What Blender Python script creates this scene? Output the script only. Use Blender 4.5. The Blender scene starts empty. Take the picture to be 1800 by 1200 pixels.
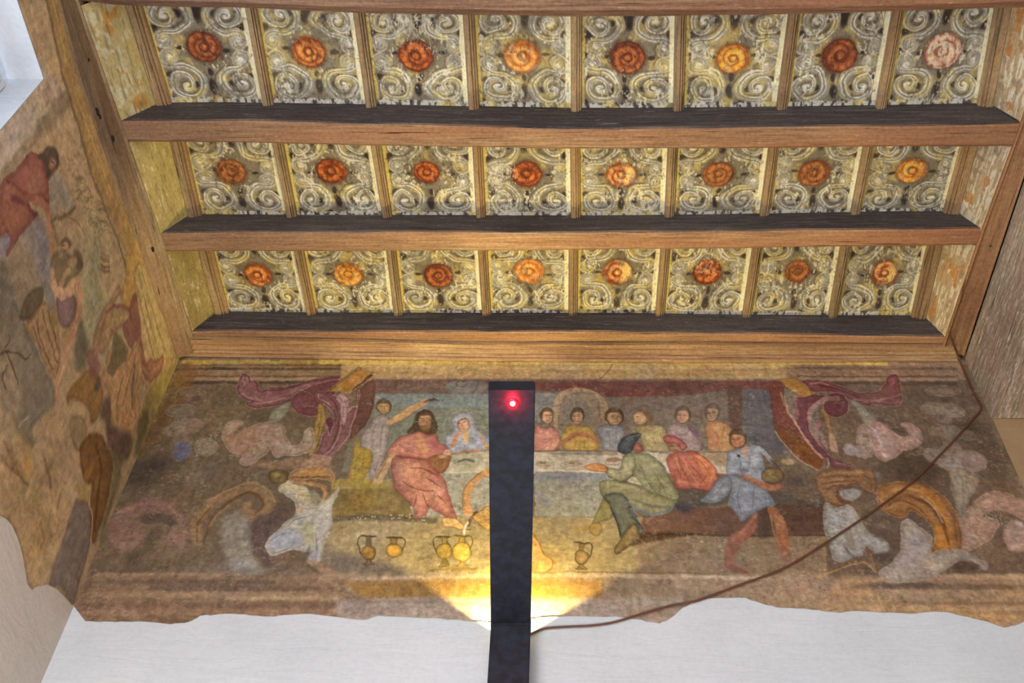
import bpy, bmesh, math, random
import numpy as np
from mathutils import Vector, Matrix
sc = bpy.context.scene
COL = sc.collection

# ------------------------------------------------------------------ camera, world, lights, exposure
FPX = 1832.9
CAM = np.array([-0.0354, -3.4861, 1.4983])
RT = np.array([0.99895275, 0.02572946, 0.03783369])
UP = np.array([-0.0045711, -0.76663987, 0.64206106])
FW = np.array([-0.0455247, 0.64156161, 0.7657194])
cam_data = bpy.data.cameras.new('camera'); cam = bpy.data.objects.new('camera', cam_data); COL.objects.link(cam)
cam_data.sensor_width = 36.0; cam_data.lens = FPX / 1800 * 36.0; cam_data.clip_start = 0.05
cam.matrix_world = Matrix(((RT[0], UP[0], -FW[0], CAM[0]), (RT[1], UP[1], -FW[1], CAM[1]), (RT[2], UP[2], -FW[2], CAM[2]), (0, 0, 0, 1)))
sc.camera = cam
w = bpy.data.worlds.new('daylight'); sc.world = w; w.use_nodes = True
w.node_tree.nodes['Background'].inputs[0].default_value = (0.86, 0.93, 1.0, 1)
w.node_tree.nodes['Background'].inputs[1].default_value = 0.9
sc.view_settings.view_transform = 'Standard'; sc.view_settings.look = 'None'
sc.view_settings.exposure = 0.3; sc.view_settings.gamma = 1.0; sc.view_settings.use_curve_mapping = False
sc.cycles.max_bounces = 6; sc.cycles.use_denoising = True

def lamp(name, kind, loc, target, energy, color, **kw):
    l = bpy.data.lights.new(name, kind); l.energy = energy; l.color = color
    for k, v in kw.items(): setattr(l, k, v)
    o = bpy.data.objects.new(name, l); COL.objects.link(o); o.location = loc
    o.rotation_euler = (Vector(target) - Vector(loc)).to_track_quat('-Z', 'Y').to_euler()
    return o
lamp('left_window_daylight', 'AREA', (-3.7, -2.15, 2.9), (-1.2, -2.3, 4.6), 44, (0.80, 0.90, 1.0), shape='RECTANGLE', size=1.4, size_y=2.3)
lamp('rear_fill_light', 'AREA', (-0.6, -6.6, 2.2), (0.1, -0.6, 4.9), 120, (1.0, 0.97, 0.92), shape='RECTANGLE', size=3.0, size_y=2.6)  # added fill light from the open rear; no window exists there
lamp('low_fill_light', 'AREA', (-1.0, -2.7, 1.0), (0.7, -0.9, 5.2), 78, (1.0, 0.94, 0.85), shape='DISK', size=1.0)  # unseen uplight added to brighten ceiling and walls; no lamp stands there

# ------------------------------------------------------------------ helpers
H = 5.55; HT = H + 0.138; HP = H + 0.167
def on(px, py, ax, c):
    """photo pixel -> point where its sight line meets the plane axis=c"""
    d = FW + RT * (px - 900) / FPX - UP * (py - 600) / FPX
    return CAM + (c - CAM[ax]) / d[ax] * d
def lin(c):
    c = np.asarray(c, float) / 255.0
    return np.where(c <= 0.04045, c / 12.92, ((c + 0.055) / 1.055) ** 2.4)
def rgba(c): return tuple(float(x) for x in lin(c)) + (1.0,)
def tag(o, label=None, cat=None, group=None, kind=None):
    if label: o['label'] = label
    if cat: o['category'] = cat
    if group: o['group'] = group
    if kind: o['kind'] = kind
    return o
def mesh_obj(name, verts, faces, m, parent=None, smooth=False):
    me = bpy.data.meshes.new(name); me.from_pydata([tuple(map(float, v)) for v in verts], [], faces)
    bm = bmesh.new(); bm.from_mesh(me); bmesh.ops.recalc_face_normals(bm, faces=bm.faces); bm.to_mesh(me); bm.free()
    if smooth: me.polygons.foreach_set('use_smooth', [True] * len(me.polygons))
    if m: me.materials.append(m)
    o = bpy.data.objects.new(name, me); COL.objects.link(o)
    if parent: o.parent = parent
    return o
def box(name, a, b, m, parent=None, bevel=0.0):
    bm = bmesh.new(); bmesh.ops.create_cube(bm, size=1.0)
    a = Vector(a); b = Vector(b)
    for v in bm.verts: v.co = Vector(((a.x + b.x) / 2 + v.co.x * (b.x - a.x), (a.y + b.y) / 2 + v.co.y * (b.y - a.y), (a.z + b.z) / 2 + v.co.z * (b.z - a.z)))
    if bevel: bmesh.ops.bevel(bm, geom=list(bm.edges), offset=bevel, segments=2, affect='EDGES')
    me = bpy.data.meshes.new(name); bm.to_mesh(me); bm.free()
    if m: me.materials.append(m)
    o = bpy.data.objects.new(name, me); COL.objects.link(o)
    if parent: o.parent = parent
    return o
def empty(name, loc=(0, 0, 0)):
    o = bpy.data.objects.new(name, None); COL.objects.link(o); o.location = loc; return o
def loft(name, sections, m, parent=None, closed=True, caps=True):
    """sections: list of equally long point loops, joined in a row"""
    n = len(sections[0]); V = [p for s in sections for p in s]; F = []
    for i in range(len(sections) - 1):
        for j in range(n if closed else n - 1):
            a = i * n + j; b = i * n + (j + 1) % n
            F.append((a, b, b + n, a + n))
    if caps and closed: F.append(tuple(range(n))); F.append(tuple(range((len(sections) - 1) * n, len(sections) * n)))
    return mesh_obj(name, V, F, m, parent)
def interp(L, x):
    L = sorted(L, key=lambda p: p[0]); return float(np.interp(x, [p[0] for p in L], [p[1] for p in L]))
def line_on(L, ax, c):
    return [on(x, y, ax, c) for x, y in L]

# ------------------------------------------------------------------ materials
def nodes(name):
    m = bpy.data.materials.new(name); m.use_nodes = True; nt = m.node_tree
    return m, nt, nt.nodes['Principled BSDF']
def N(nt, t, **kw):
    n = nt.nodes.new(t)
    for k, v in kw.items():
        if k.startswith('i_'): n.inputs[k[2:].replace('_', ' ')].default_value = v
        else: setattr(n, k, v)
    return n
def ramp(nt, fac, stops):
    r = nt.nodes.new('ShaderNodeValToRGB'); nt.links.new(fac, r.inputs[0])
    while len(r.color_ramp.elements) < len(stops): r.color_ramp.elements.new(0.5)
    for e, (p, c) in zip(r.color_ramp.elements, stops): e.position = p; e.color = c if len(c) == 4 else rgba(c)
    return r.outputs[0]
def mixc(nt, fac, a, b, mode='MIX'):
    n = nt.nodes.new('ShaderNodeMix'); n.data_type = 'RGBA'; n.blend_type = mode
    for s, v in ((n.inputs[0], fac), (n.inputs[6], a), (n.inputs[7], b)):
        if hasattr(v, 'links'): nt.links.new(v, s)
        elif isinstance(v, (int, float)): s.default_value = v
        else: s.default_value = v if len(v) == 4 else rgba(v)
    return n.outputs[2]
def noise(nt, scale, mp=(1, 1, 1), detail=6, rough=0.6, rnd=None, dist=0.0):
    tc = nt.nodes.new('ShaderNodeTexCoord'); mpn = nt.nodes.new('ShaderNodeMapping'); mpn.inputs['Scale'].default_value = mp
    nt.links.new(tc.outputs['Object'], mpn.inputs[0])
    if rnd is not None: mpn.inputs['Location'].default_value = rnd
    n = nt.nodes.new('ShaderNodeTexNoise'); n.inputs['Scale'].default_value = scale; n.inputs['Detail'].default_value = detail
    n.inputs['Roughness'].default_value = rough; n.inputs['Distortion'].default_value = dist
    nt.links.new(mpn.outputs[0], n.inputs['Vector']); return n.outputs[0]
def bump(nt, b, h, strength=0.3, dist=0.01):
    n = nt.nodes.new('ShaderNodeBump'); n.inputs['Strength'].default_value = strength; n.inputs['Distance'].default_value = dist
    nt.links.new(h, n.inputs['Height']); nt.links.new(n.outputs[0], b.inputs['Normal'])
def wood(name, dark, mid, light, axis='x', wear=(200, 190, 165), wear_amt=0.0, patch=None, seed=0, rough=0.6, ends=False, sat=0.92):
    m, nt, b = nodes(name)
    st = (1.2, 26, 26) if axis == 'x' else (26, 1.2, 26)
    st2 = (0.8, 9, 9) if axis == 'x' else (9, 0.8, 9)
    g = noise(nt, 3.0, st, 8, 0.68, (seed, seed * 2, 0), 0.4)
    c = ramp(nt, g, [(0.28, dark), (0.5, mid), (0.72, light)])
    l = noise(nt, 1.3, st2, 4, 0.55, (seed * 3, 5, 1), 0.2)
    if patch is not None:
        c = mixc(nt, ramp(nt, l, [(0.42, (0, 0, 0)), (0.62, (200, 200, 200))]), c, patch, 'MIX')
    c = mixc(nt, 0.75, c, ramp(nt, noise(nt, 0.9, (1.4, 1.4, 1.4), 3, 0.5, (seed, 1, 2)), [(0.3, (188, 172, 168)), (0.7, (255, 252, 240))]), 'MULTIPLY')
    if ends:     # the left end has gone purple-brown, the right end red-orange
        tc = nt.nodes.new('ShaderNodeTexCoord'); sx = nt.nodes.new('ShaderNodeSeparateXYZ'); nt.links.new(tc.outputs['Object'], sx.inputs[0])
        ad = nt.nodes.new('ShaderNodeMath'); ad.operation = 'MULTIPLY_ADD'; nt.links.new(l, ad.inputs[0]); ad.inputs[1].default_value = 1.6; nt.links.new(sx.outputs[0], ad.inputs[2])
        mr = nt.nodes.new('ShaderNodeMapRange'); mr.inputs[1].default_value = -1.2; mr.inputs[2].default_value = 2.6; nt.links.new(ad.outputs[0], mr.inputs[0])
        c = mixc(nt, ramp(nt, mr.outputs[0], [(0.10, (190, 190, 190)), (0.42, (0, 0, 0))]), c, (112, 84, 76), 'MIX')
        c = mixc(nt, ramp(nt, mr.outputs[0], [(0.66, (0, 0, 0)), (0.92, (190, 190, 190))]), c, (148, 92, 58), 'MIX')
    if wear_amt:
        wn = noise(nt, 14, (0.8, 7, 7) if axis == 'x' else (7, 0.8, 7), 12, 0.8, (3, seed, 7))
        c = mixc(nt, ramp(nt, wn, [(0.62 - wear_amt * 0.12, (0, 0, 0)), (0.70 - wear_amt * 0.08, (255, 255, 255))]), c, wear)
    cr = noise(nt, 5.0, (0.7, 34, 34) if axis == 'x' else (34, 0.7, 34), 3, 0.5, (9, seed, 4))
    c = mixc(nt, ramp(nt, cr, [(0.30, (255, 255, 255)), (0.36, (0, 0, 0))]), c, tuple(int(x * 0.45) for x in dark))
    sp = noise(nt, 60, (1, 1, 1), 4, 0.6, (seed, 3, 3))
    c = mixc(nt, 0.5, c, ramp(nt, sp, [(0.35, (185, 185, 185)), (0.65, (255, 255, 255))]), 'MULTIPLY')
    hs = nt.nodes.new('ShaderNodeHueSaturation'); hs.inputs['Saturation'].default_value = sat; hs.inputs['Value'].default_value = 1.14; nt.links.new(c, hs.inputs['Color']); c = hs.outputs[0]
    nt.links.new(c, b.inputs['Base Color']); b.inputs['Roughness'].default_value = rough
    b.inputs['Specular IOR Level'].default_value = 0.25
    bump(nt, b, g, 0.45, 0.006); return m
def plaster(name, col, col2, scale=2.0, bumps=0.35, speck=True):
    m, nt, b = nodes(name)
    n1 = noise(nt, scale, (1, 1, 1), 5, 0.55)
    c = ramp(nt, n1, [(0.35, col2), (0.65, col)])
    if speck:
        s = noise(nt, 60, (1, 1, 1), 3, 0.5)
        c = mixc(nt, 0.25, c, ramp(nt, s, [(0.3, (225, 225, 225)), (0.6, (255, 255, 255))]), 'MULTIPLY')
    nt.links.new(c, b.inputs['Base Color']); b.inputs['Roughness'].default_value = 0.9; b.inputs['Specular IOR Level'].default_value = 0.15
    h = noise(nt, 6, (0.5, 1.0, 2.4), 10, 0.6, None, 0.6); bump(nt, b, h, bumps * 0.9, 0.02); return m
def painted(name, grit=0.5, stretch=(1, 1, 1), flake=(205, 200, 180), flake_amt=0.5, rough=0.85):
    """old paint: colour laid on as an attribute, broken up by procedural grit, scratches and flakes"""
    m, nt, b = nodes(name)
    a = nt.nodes.new('ShaderNodeAttribute'); a.attribute_name = 'paint'
    c = a.outputs['Color']
    g1 = noise(nt, 150, stretch, 5, 0.7)
    c = mixc(nt, grit, c, ramp(nt, g1, [(0.36, (168, 164, 158)), (0.47, (240, 238, 236)), (0.60, (255, 255, 255))]), 'MULTIPLY')
    g2 = noise(nt, 14, stretch, 6, 0.6, (2, 2, 2))
    c = mixc(nt, grit * 0.8, c, ramp(nt, g2, [(0.35, (214, 208, 204)), (0.58, (255, 255, 252))]), 'MULTIPLY')
    f = noise(nt, 110, stretch, 6, 0.75, (4, 1, 7)); fm = noise(nt, 3.2, (1, 1, 1), 3, 0.6, (1, 8, 2))
    mm = nt.nodes.new('ShaderNodeMath'); mm.operation = 'MULTIPLY'; nt.links.new(f, mm.inputs[0]); nt.links.new(fm, mm.inputs[1])
    c = mixc(nt, ramp(nt, mm.outputs[0], [(0.345 - 0.03 * flake_amt, (0, 0, 0)), (0.40 - 0.03 * flake_amt, (190, 190, 190))]), c, flake)
    nt.links.new(c, b.inputs['Base Color']); b.inputs['Roughness'].default_value = rough; b.inputs['Specular IOR Level'].default_value = 0.15
    bump(nt, b, g1, 0.15, 0.003); return m
def plain(name, col, rough=0.5, emit=None, es=0.0, metal=0.0):
    m, nt, b = nodes(name); b.inputs['Roughness'].default_value = rough; b.inputs['Metallic'].default_value = metal
    n = noise(nt, 25, (1, 1, 1), 4, 0.6)
    c = ramp(nt, n, [(0.3, tuple(int(x * 0.85) for x in col)), (0.7, col)]); nt.links.new(c, b.inputs['Base Color'])
    if emit: b.inputs['Emission Color'].default_value = rgba(emit); b.inputs['Emission Strength'].default_value = es
    return m
M = {}
M['beam'] = wood('oak_beam', (124, 90, 64), (176, 138, 98), (208, 174, 128), 'x', (222, 208, 182), 0.25, (176, 118, 76), 1, ends=True)
M['beam_dark'] = wood('reddish_oak', (96, 70, 56), (150, 112, 84), (182, 144, 108), 'x', (206, 194, 172), 0.25, (150, 94, 66), 4, ends=True)
M['black_board'] = wood('dark_beam_board', (50, 46, 50), (76, 71, 75), (112, 107, 110), 'x', (146, 142, 146), 0.35, (86, 76, 74), 2, 0.7)
M['timber'] = wood('wall_timber', (100, 82, 66), (152, 130, 102), (184, 162, 126), 'y', (204, 190, 160), 0.25, (156, 118, 84), 3)
M['timber_r'] = wood('orange_timber', (116, 84, 56), (164, 122, 82), (192, 150, 104), 'y', (220, 208, 184), 0.15, (168, 112, 68), 5)
M['batten'] = wood('batten_wood', (108, 88, 64), (166, 142, 106), (200, 174, 132), 'y', (166, 164, 160), 0.3, (176, 134, 88), 6)
M['planks'] = wood('weathered_planks', (120, 102, 86), (190, 172, 148), (224, 212, 190), 'y', (234, 228, 214), 0.9, (170, 142, 122), 7)
M['cornice'] = wood('cornice_wood', (124, 92, 64), (178, 142, 100), (212, 180, 134), 'x', (226, 208, 172), 0.2, (166, 120, 82), 8)
M['ceil'] = wood('ceiling_boards', (50, 40, 32), (90, 74, 58), (120, 100, 80), 'y', seed=9)
M['white'] = plaster('white_plaster', (209, 214, 224), (200, 205, 215))
M['white_left'] = plaster('white_plaster_warm_bounce', (212, 203, 196), (204, 194, 186))  # warm bounce light put into the white plaster's colour
M['reveal'] = plaster('window_reveal_plaster', (200, 203, 212), (184, 188, 198), 4)
M['tan'] = plaster('tan_plaster', (172, 146, 112), (150, 122, 90), 2.5, 0.3)
M['floor'] = plaster('stone_floor', (170, 160, 145), (140, 130, 118), 1.2)
M['black'] = plain('black_metal', (26, 30, 42), 0.42)
M['cord'] = plain('brown_cord', (104, 62, 44), 0.5)
M['frame'] = plain('white_frame_paint', (225, 226, 228), 0.4)
M['lampblack'] = plain('lamp_black', (40, 46, 66), 0.38)
_m, _nt, _b = nodes('lamp_black_blotched')
_c = mixc(_nt, ramp(_nt, noise(_nt, 26, (1, 1, 1), 8, 0.7), [(0.42, (255, 255, 255)), (0.60, (0, 0, 0))]), (35, 41, 56), (24, 27, 36))
_nt.links.new(_c, _b.inputs['Base Color']); _b.inputs['Roughness'].default_value = 0.45; _b.inputs['Specular IOR Level'].default_value = 0.4
M['lampblack'] = _m
M['redring'] = plain('red_glow', (200, 10, 16), 0.4, (255, 4, 8), 1.3)
M['redcore'] = plain('hot_core', (255, 230, 230), 0.4, (255, 226, 226), 6.0)
M['bulb'] = plain('bulb_glass', (255, 230, 160), 0.4, (255, 226, 120), 6.0)
# ------------------------------------------------------------------ brush work: colours laid on the vertices of fine grids
def vnoise(h, w, cell, seed, octv=3, rough=0.5):
    r = np.random.default_rng(seed); out = np.zeros((h, w), np.float32); amp = 1.0; tot = 0
    ch, cw = (cell if isinstance(cell, tuple) else (cell, cell))
    for o in range(octv):
        gh = int(h / ch) + 3; gw = int(w / cw) + 3
        g = r.random((gh, gw)).astype(np.float32)
        y = np.arange(h) / ch; x = np.arange(w) / cw
        yi = y.astype(int); xi = x.astype(int); fy = y - yi; fx = x - xi
        fy = (fy * fy * (3 - 2 * fy))[:, None]; fx = (fx * fx * (3 - 2 * fx))[None, :]
        a = g[yi][:, xi]; b = g[yi][:, xi + 1]; c = g[yi + 1][:, xi]; d = g[yi + 1][:, xi + 1]
        out += amp * ((a * (1 - fx) + b * fx) * (1 - fy) + (c * (1 - fx) + d * fx) * fy)
        tot += amp; amp *= rough; ch = max(1.01, ch / 2); cw = max(1.01, cw / 2)
    return out / tot
def sst(a, b, x):
    t = np.clip((x - a) / (b - a), 0, 1); return t * t * (3 - 2 * t)
def crom(pts, closed=False, n=6):
    p = np.asarray(pts, float)
    if len(p) < 3: return p
    if closed: q = np.vstack([p[-1], p, p[0], p[1]])
    else: q = np.vstack([2 * p[0] - p[1], p, 2 * p[-1] - p[-2]])
    out = []
    for i in range(1, len(q) - 2):
        for t in np.arange(n) / n:
            out.append(0.5 * ((2 * q[i]) + (-q[i-1] + q[i+1]) * t + (2*q[i-1] - 5*q[i] + 4*q[i+1] - q[i+2]) * t*t + (-q[i-1] + 3*q[i] - 3*q[i+1] + q[i+2]) * t**3))
    if not closed: out.append(p[-1])
    return np.array(out)
def segdist(X, Y, P, closed=False):
    """distance to a polyline and the parameter along it"""
    best = np.full(X.shape, 1e9, np.float32); par = np.zeros(X.shape, np.float32)
    n = len(P); m = n if closed else n - 1
    for i in range(m):
        ax, ay = P[i]; bx, by = P[(i + 1) % n]; dx, dy = bx - ax, by - ay; L = dx * dx + dy * dy + 1e-9
        t = np.clip(((X - ax) * dx + (Y - ay) * dy) / L, 0, 1)
        d = (X - ax - t * dx) ** 2 + (Y - ay - t * dy) ** 2
        k = d < best; best = np.where(k, d, best); par = np.where(k, (i + t) / m, par)
    return np.sqrt(best), par
def inside(X, Y, P):
    c = np.zeros(X.shape, bool); n = len(P)
    for i in range(n):
        ax, ay = P[i]; bx, by = P[(i + 1) % n]
        if ay == by: continue
        k = ((ay > Y) != (by > Y)) & (X < (bx - ax) * (Y - ay) / (by - ay) + ax)
        c ^= k
    return c
class Canvas:
    def __init__(s, w, h, to, base, seed=0, wob=1.6):
        s.w, s.h, s.to = w, h, to
        s.a = np.ones((h, w, 3), np.float32) * np.array(base, np.float32)
        s.wx = (vnoise(h, w, 9, seed + 1, 2) - 0.5) * 2 * wob; s.wy = (vnoise(h, w, 9, seed + 2, 2) - 0.5) * 2 * wob
        s.br = vnoise(h, w, (3, 5), seed + 3, 2); s.big = vnoise(h, w, 26, seed + 4, 3)
    def _win(s, P, pad):
        x0 = max(0, int(P[:, 0].min() - pad)); x1 = min(s.w, int(P[:, 0].max() + pad) + 2)
        y0 = max(0, int(P[:, 1].min() - pad)); y1 = min(s.h, int(P[:, 1].max() + pad) + 2)
        if x1 <= x0 or y1 <= y0: return None
        Y, X = np.mgrid[y0:y1, x0:x1].astype(np.float32)
        sl = (slice(y0, y1), slice(x0, x1))
        return sl, X + s.wx[sl], Y + s.wy[sl]
    def _put(s, sl, cov, col):
        cov = (cov * (0.86 + 0.28 * (s.br[sl] - 0.3)))[..., None].clip(0, 1)
        col = np.asarray(col, np.float32)
        if col.ndim == 1: col = col[None, None, :] * (0.93 + 0.14 * s.br[sl][..., None])
        s.a[sl] = s.a[sl] * (1 - cov) + col * cov
    def poly(s, pts, col, a=1.0, soft=1.3, edge=None, ew=1.3, smooth=True, rim=None, rw=6.0, grad=None):
        """edge: outline colour; rim: colour that takes over towards the outline (modelling); grad: (colour, direction)"""
        P = np.array([s.to(*p) for p in pts]); P = crom(P, True, 5) if smooth else P
        w_ = s._win(P, soft + 3)
        if w_ is None: return
        sl, X, Y = w_; ins = inside(X, Y, P); d, _ = segdist(X, Y, P, True); sd = np.where(ins, d, -d)
        cov = sst(-soft, soft, sd) * a
        c = np.ones(X.shape + (3,), np.float32) * np.array(col, np.float32)
        if grad is not None:
            c2, (gx, gy) = grad; q = X * gx + Y * gy; q = (q - q[ins].min()) / (np.ptp(q[ins]) + 1e-6) if ins.any() else q * 0
            q = q.clip(0, 1)[..., None]; c = c * (1 - q) + np.array(c2, np.float32) * q
        if rim is not None:
            k = (1 - sst(0, rw, sd))[..., None] * 0.8; c = c * (1 - k) + np.array(rim, np.float32) * k
        c = c * (0.92 + 0.16 * s.br[sl][..., None])
        s._put(sl, cov, c)
        if edge is not None: s._put(sl, sst(ew + 1.0, max(0.1, ew - 0.6), d) * 0.55 * a * np.clip(s.big[sl] * 2.2 - 0.25, 0.2, 1.2), np.array(edge, np.float32))
    def line(s, pts, w, col, a=1.0, soft=1.0, taper=0.0, smooth=True):
        P = np.array([s.to(*p) for p in pts]); P = crom(P, False, 5) if smooth else P
        w_ = s._win(P, w + soft + 2)
        if w_ is None: return
        sl, X, Y = w_; d, t = segdist(X, Y, P); hw = w / 2 * (1 - taper * np.abs(2 * t - 1) ** 2)
        s._put(sl, sst(hw + soft, np.maximum(hw - soft, 0) - 0.01, d) * a, col)
    def blob(s, x, y, rx, ry, col, a=1.0, soft=0.5):
        c = np.array(s.to(x, y)); P = np.array([c - (rx, ry), c + (rx, ry)]); w_ = s._win(P, 4)
        if w_ is None: return
        sl, X, Y = w_; r = np.sqrt(((X - c[0]) / rx) ** 2 + ((Y - c[1]) / ry) ** 2)
        s._put(sl, sst(1.0, 1.0 - soft, r) * a, col)
def grid_obj(name, PT, colours, m, keep=None, parent=None, gain=1.0):
    """PT: (h,w,3) points, colours: (h,w,3) sRGB 0-255 pigments"""
    h, w = PT.shape[:2]; me = bpy.data.meshes.new(name)
    idx = np.arange(h * w).reshape(h, w)
    q = np.stack([idx[:-1, :-1], idx[:-1, 1:], idx[1:, 1:], idx[1:, :-1]], -1).reshape(-1, 4)
    if keep is not None:
        k = (keep[:-1, :-1] & keep[:-1, 1:] & keep[1:, 1:] & keep[1:, :-1]).reshape(-1); q = q[k]
        used = np.unique(q); mp_ = np.full(h * w, -1); mp_[used] = np.arange(len(used)); q = mp_[q]
    else: used = np.arange(h * w)
    V = PT.reshape(-1, 3)[used].astype(np.float32); C = np.minimum(lin(np.clip(colours, 0, 255)) * gain, 0.88).reshape(-1, 3)[used].astype(np.float32)
    me.vertices.add(len(V)); me.vertices.foreach_set('co', V.ravel())
    me.loops.add(len(q) * 4); me.loops.foreach_set('vertex_index', q.ravel().astype(np.int32))
    me.polygons.add(len(q)); me.polygons.foreach_set('loop_start', (np.arange(len(q)) * 4).astype(np.int32))
    me.update(calc_edges=True)
    at = me.color_attributes.new('paint', 'FLOAT_COLOR', 'POINT')
    at.data.foreach_set('color', np.hstack([C, np.ones((len(C), 1), np.float32)]).ravel())
    me.materials.append(m); o = bpy.data.objects.new(name, me); COL.objects.link(o)
    if parent: o.parent = parent
    return o
M['panel'] = painted('painted_panel', 0.55, (1, 0.5, 1), (226, 220, 202), 0.3)
M['mural'] = painted('fresco', 0.42, (1, 1, 1), (196, 186, 164), -0.9)
M['sideboard'] = painted('painted_side_board', 0.5, (1, 0.4, 1), (222, 212, 186), 0.0)
# ------------------------------------------------------------------ the ceiling: beams across the room
def beam(i, Nl, Fl, Tl, m, label, x0=None, x1=None, near_w=None, cf=0.012, cn=0.010):
    """a beam whose bottom edges follow the traced wavering edges, with a much darker board on its near side"""
    F = line_on(Fl, 2, H)
    Nn = line_on(Nl, 2, H) if Nl else [np.array([p[0], p[1] - near_w, p[2]]) for p in F]
    T = line_on(Tl, 2, HP) if Tl else [np.array([p[0], p[1] - near_w, HP]) for p in F]
    x0 = Nn[0][0] if x0 is None else x0; x1 = Nn[-1][0] if x1 is None else x1
    secs = []; side = []
    for x in np.linspace(x0, x1, 33):
        yn = interp([(p[0], p[1]) for p in Nn], x); yf = interp([(p[0], p[1]) for p in F], x); yt = interp([(p[0], p[1]) for p in T], x)
        wob = 0.0015 * math.sin(x * 7 + i) + 0.001 * math.sin(x * 17 + 2 * i)
        secs.append([(x, yt + 0.012, HP + 0.03), (x, yn + 0.012, H + 0.03), (x, yn + wob, H + cn + 0.002), (x, yn + cn, H), (x, yf - cf, H), (x, yf + wob, H + cf * 0.8), (x, yf, HP + 0.03)])
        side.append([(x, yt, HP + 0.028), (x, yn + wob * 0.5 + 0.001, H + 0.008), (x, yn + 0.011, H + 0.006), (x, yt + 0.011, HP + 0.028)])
    o = loft('ceiling_beam', secs, m); tag(o, label, 'beam', 'cross beams of the ceiling')
    loft('side_board', side, M['black_board'], o)['label'] = 'dark near side of the beam'  # near side coloured darker than the rest of the beam
    return o
N2 = [(213,212),(300,212),(450,212),(600,216),(800,221),(1000,227),(1200,226),(1400,222),(1600,222),(1793,217)]
F2 = [(222,250),(400,252),(600,256),(800,260),(1000,263),(1200,263),(1400,261),(1600,259),(1777,258)]
T2 = [(270,180),(380,179),(560,182),(740,184),(925,189),(1100,190),(1280,188),(1465,186),(1640,183),(1725,181)]
N3 = [(281,410),(450,408),(700,408),(1000,409),(1300,406),(1500,404),(1727,402)]
F3 = [(288,443),(600,443),(900,442),(1200,439),(1500,435),(1715,432)]
T3 = [(330,376),(420,377),(590,378),(750,378),(925,379),(1090,379),(1260,377),(1430,374),(1590,371),(1665,372)]
N4 = [(337,582),(600,583),(1000,583),(1200,585),(1450,589),(1661,592)]
G4 = [(335,590),(600,594),(850,600),(1200,600),(1660,604)]
T4 = [(385,547),(550,549),(850,550),(1100,550),(1300,553),(1600,554)]
F1 = [(140,6),(215,14),(400,18),(600,26),(800,31),(1000,33),(1200,33),(1400,29),(1600,24),(1800,17)]
beam(1, None, F1, None, M['beam_dark'], 'reddish oak beam cut off by the top edge of the photo', -1.99, 1.93, 0.125, cf=0.034)
beam(2, N2, F2, T2, M['beam'], 'long oak cross beam between the first and second rows of large rosette panels, longest fully seen', -1.975, 1.92)
beam(3, N3, F3, T3, M['beam'], 'middle oak cross beam with pale scratches between the second and third rows of panels', -1.95, 1.90)
b4 = beam(4, N4, G4, T4, M['beam'], 'narrow oak beam edge lying against the cornice over the banquet mural', -1.93, 1.885, cf=0.004)
# cornice moulding between the last beam and the mural wall
Cw = [(312,626),(600,631),(900,635),(1200,638),(1450,636),(1675,634)]
G = [(p[0], p[1]) for p in line_on(G4, 2, H)]; CZ = [(p[0], p[2]) for p in line_on(Cw, 1, 0)]
secs = []
for k, x in enumerate(np.linspace(-1.995, 1.955, 41)):
    yg = interp(G, x); zc = interp(CZ, x)
    prof = [(0.0, 0.0, 0.04), (0.0, 0.0, 0.012), (0.04, 0.04, 0.010), (0.05, 0.05, -0.014), (0.34, 0.1, -0.014), (0.35, 0.15, -0.002), (0.40, 0.2, -0.006), (0.60, 0.45, -0.008), (0.61, 0.5, 0.008), (0.64, 0.5, 0.006), (0.80, 0.72, -0.002), (0.81, 0.74, -0.010), (0.94, 0.94, -0.010), (0.96, 0.97, 0.004), (1.0, 1.0, 0.0), (1.0, 1.0, 0.14)]
    secs.append([(x, yg * (1 - t) + 0.004 * (1 - t) - 0.001, H + (zc - H) * s + dz) for t, s, dz in prof])
tag(loft('cornice', secs, M['cornice']), 'stepped wooden cornice moulding running along the top of the banquet mural', 'cornice')

# wall timbers along the left and right sides
IL = [(138,0),(213,212),(283,412),(337,583)]; ML = [(100,0),(137,140),(161,210),(180,260),(212,355),(246,440),(270,512),(299,592),(308,628)]
il = [(p[1], p[0]) for p in line_on(IL, 2, H)]; ml = [(p[1], p[2]) for p in line_on(ML, 0, -2)]
def ext(L, y):
    L = sorted(L)
    if y < L[0][0]: return L[0][1]
    return interp(L, y)
secs = []
for y in np.linspace(-6.2, -0.028, 60):
    xi = ext(il, y) ; zo = ext(ml, y)
    r = 0.0025 * math.sin(y * 23) + 0.002 * math.sin(y * 51)
    secs.append([(xi, y, H + 0.055), (xi, y, H - 0.004), (xi - 0.01, y, H - 0.012 + r), ((xi - 0.01 - 1.992) / 2, y, (H + zo) / 2 - 0.006 + r), (-1.992, y, zo + 0.012), (-1.999, y, zo), (-1.999, y, H + 0.055)])
tl = tag(loft('wall_timber', secs, M['timber']), 'grey brown wall timber with knots carrying the left ends of the beams', 'timber', 'timbers along the side walls')
IR = [(1793,217),(1725,403),(1661,592)]; OR = [(1795,360),(1749,480),(1723,548),(1692,629)]
ir = [(p[1], p[0]) for p in line_on(IR, 2, H)]
secs = []
for y in np.linspace(-6.2, -0.028, 60):
    xi = ext(ir, y)
    secs.append([(xi, y, H + 0.055), (xi, y, H - 0.010), (xi + 0.006, y, H - 0.016), (xi + 0.012, y, H - 0.012), (xi + 0.016, y, H - 0.004), (1.975, y, H - 0.014), (1.985, y, H - 0.022), (1.985, y, H + 0.055)])
tr = tag(loft('wall_timber', secs, M['timber_r']), 'smooth orange brown wall timber with nail holes at the right ends of the beams', 'timber', 'timbers along the side walls')
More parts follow.
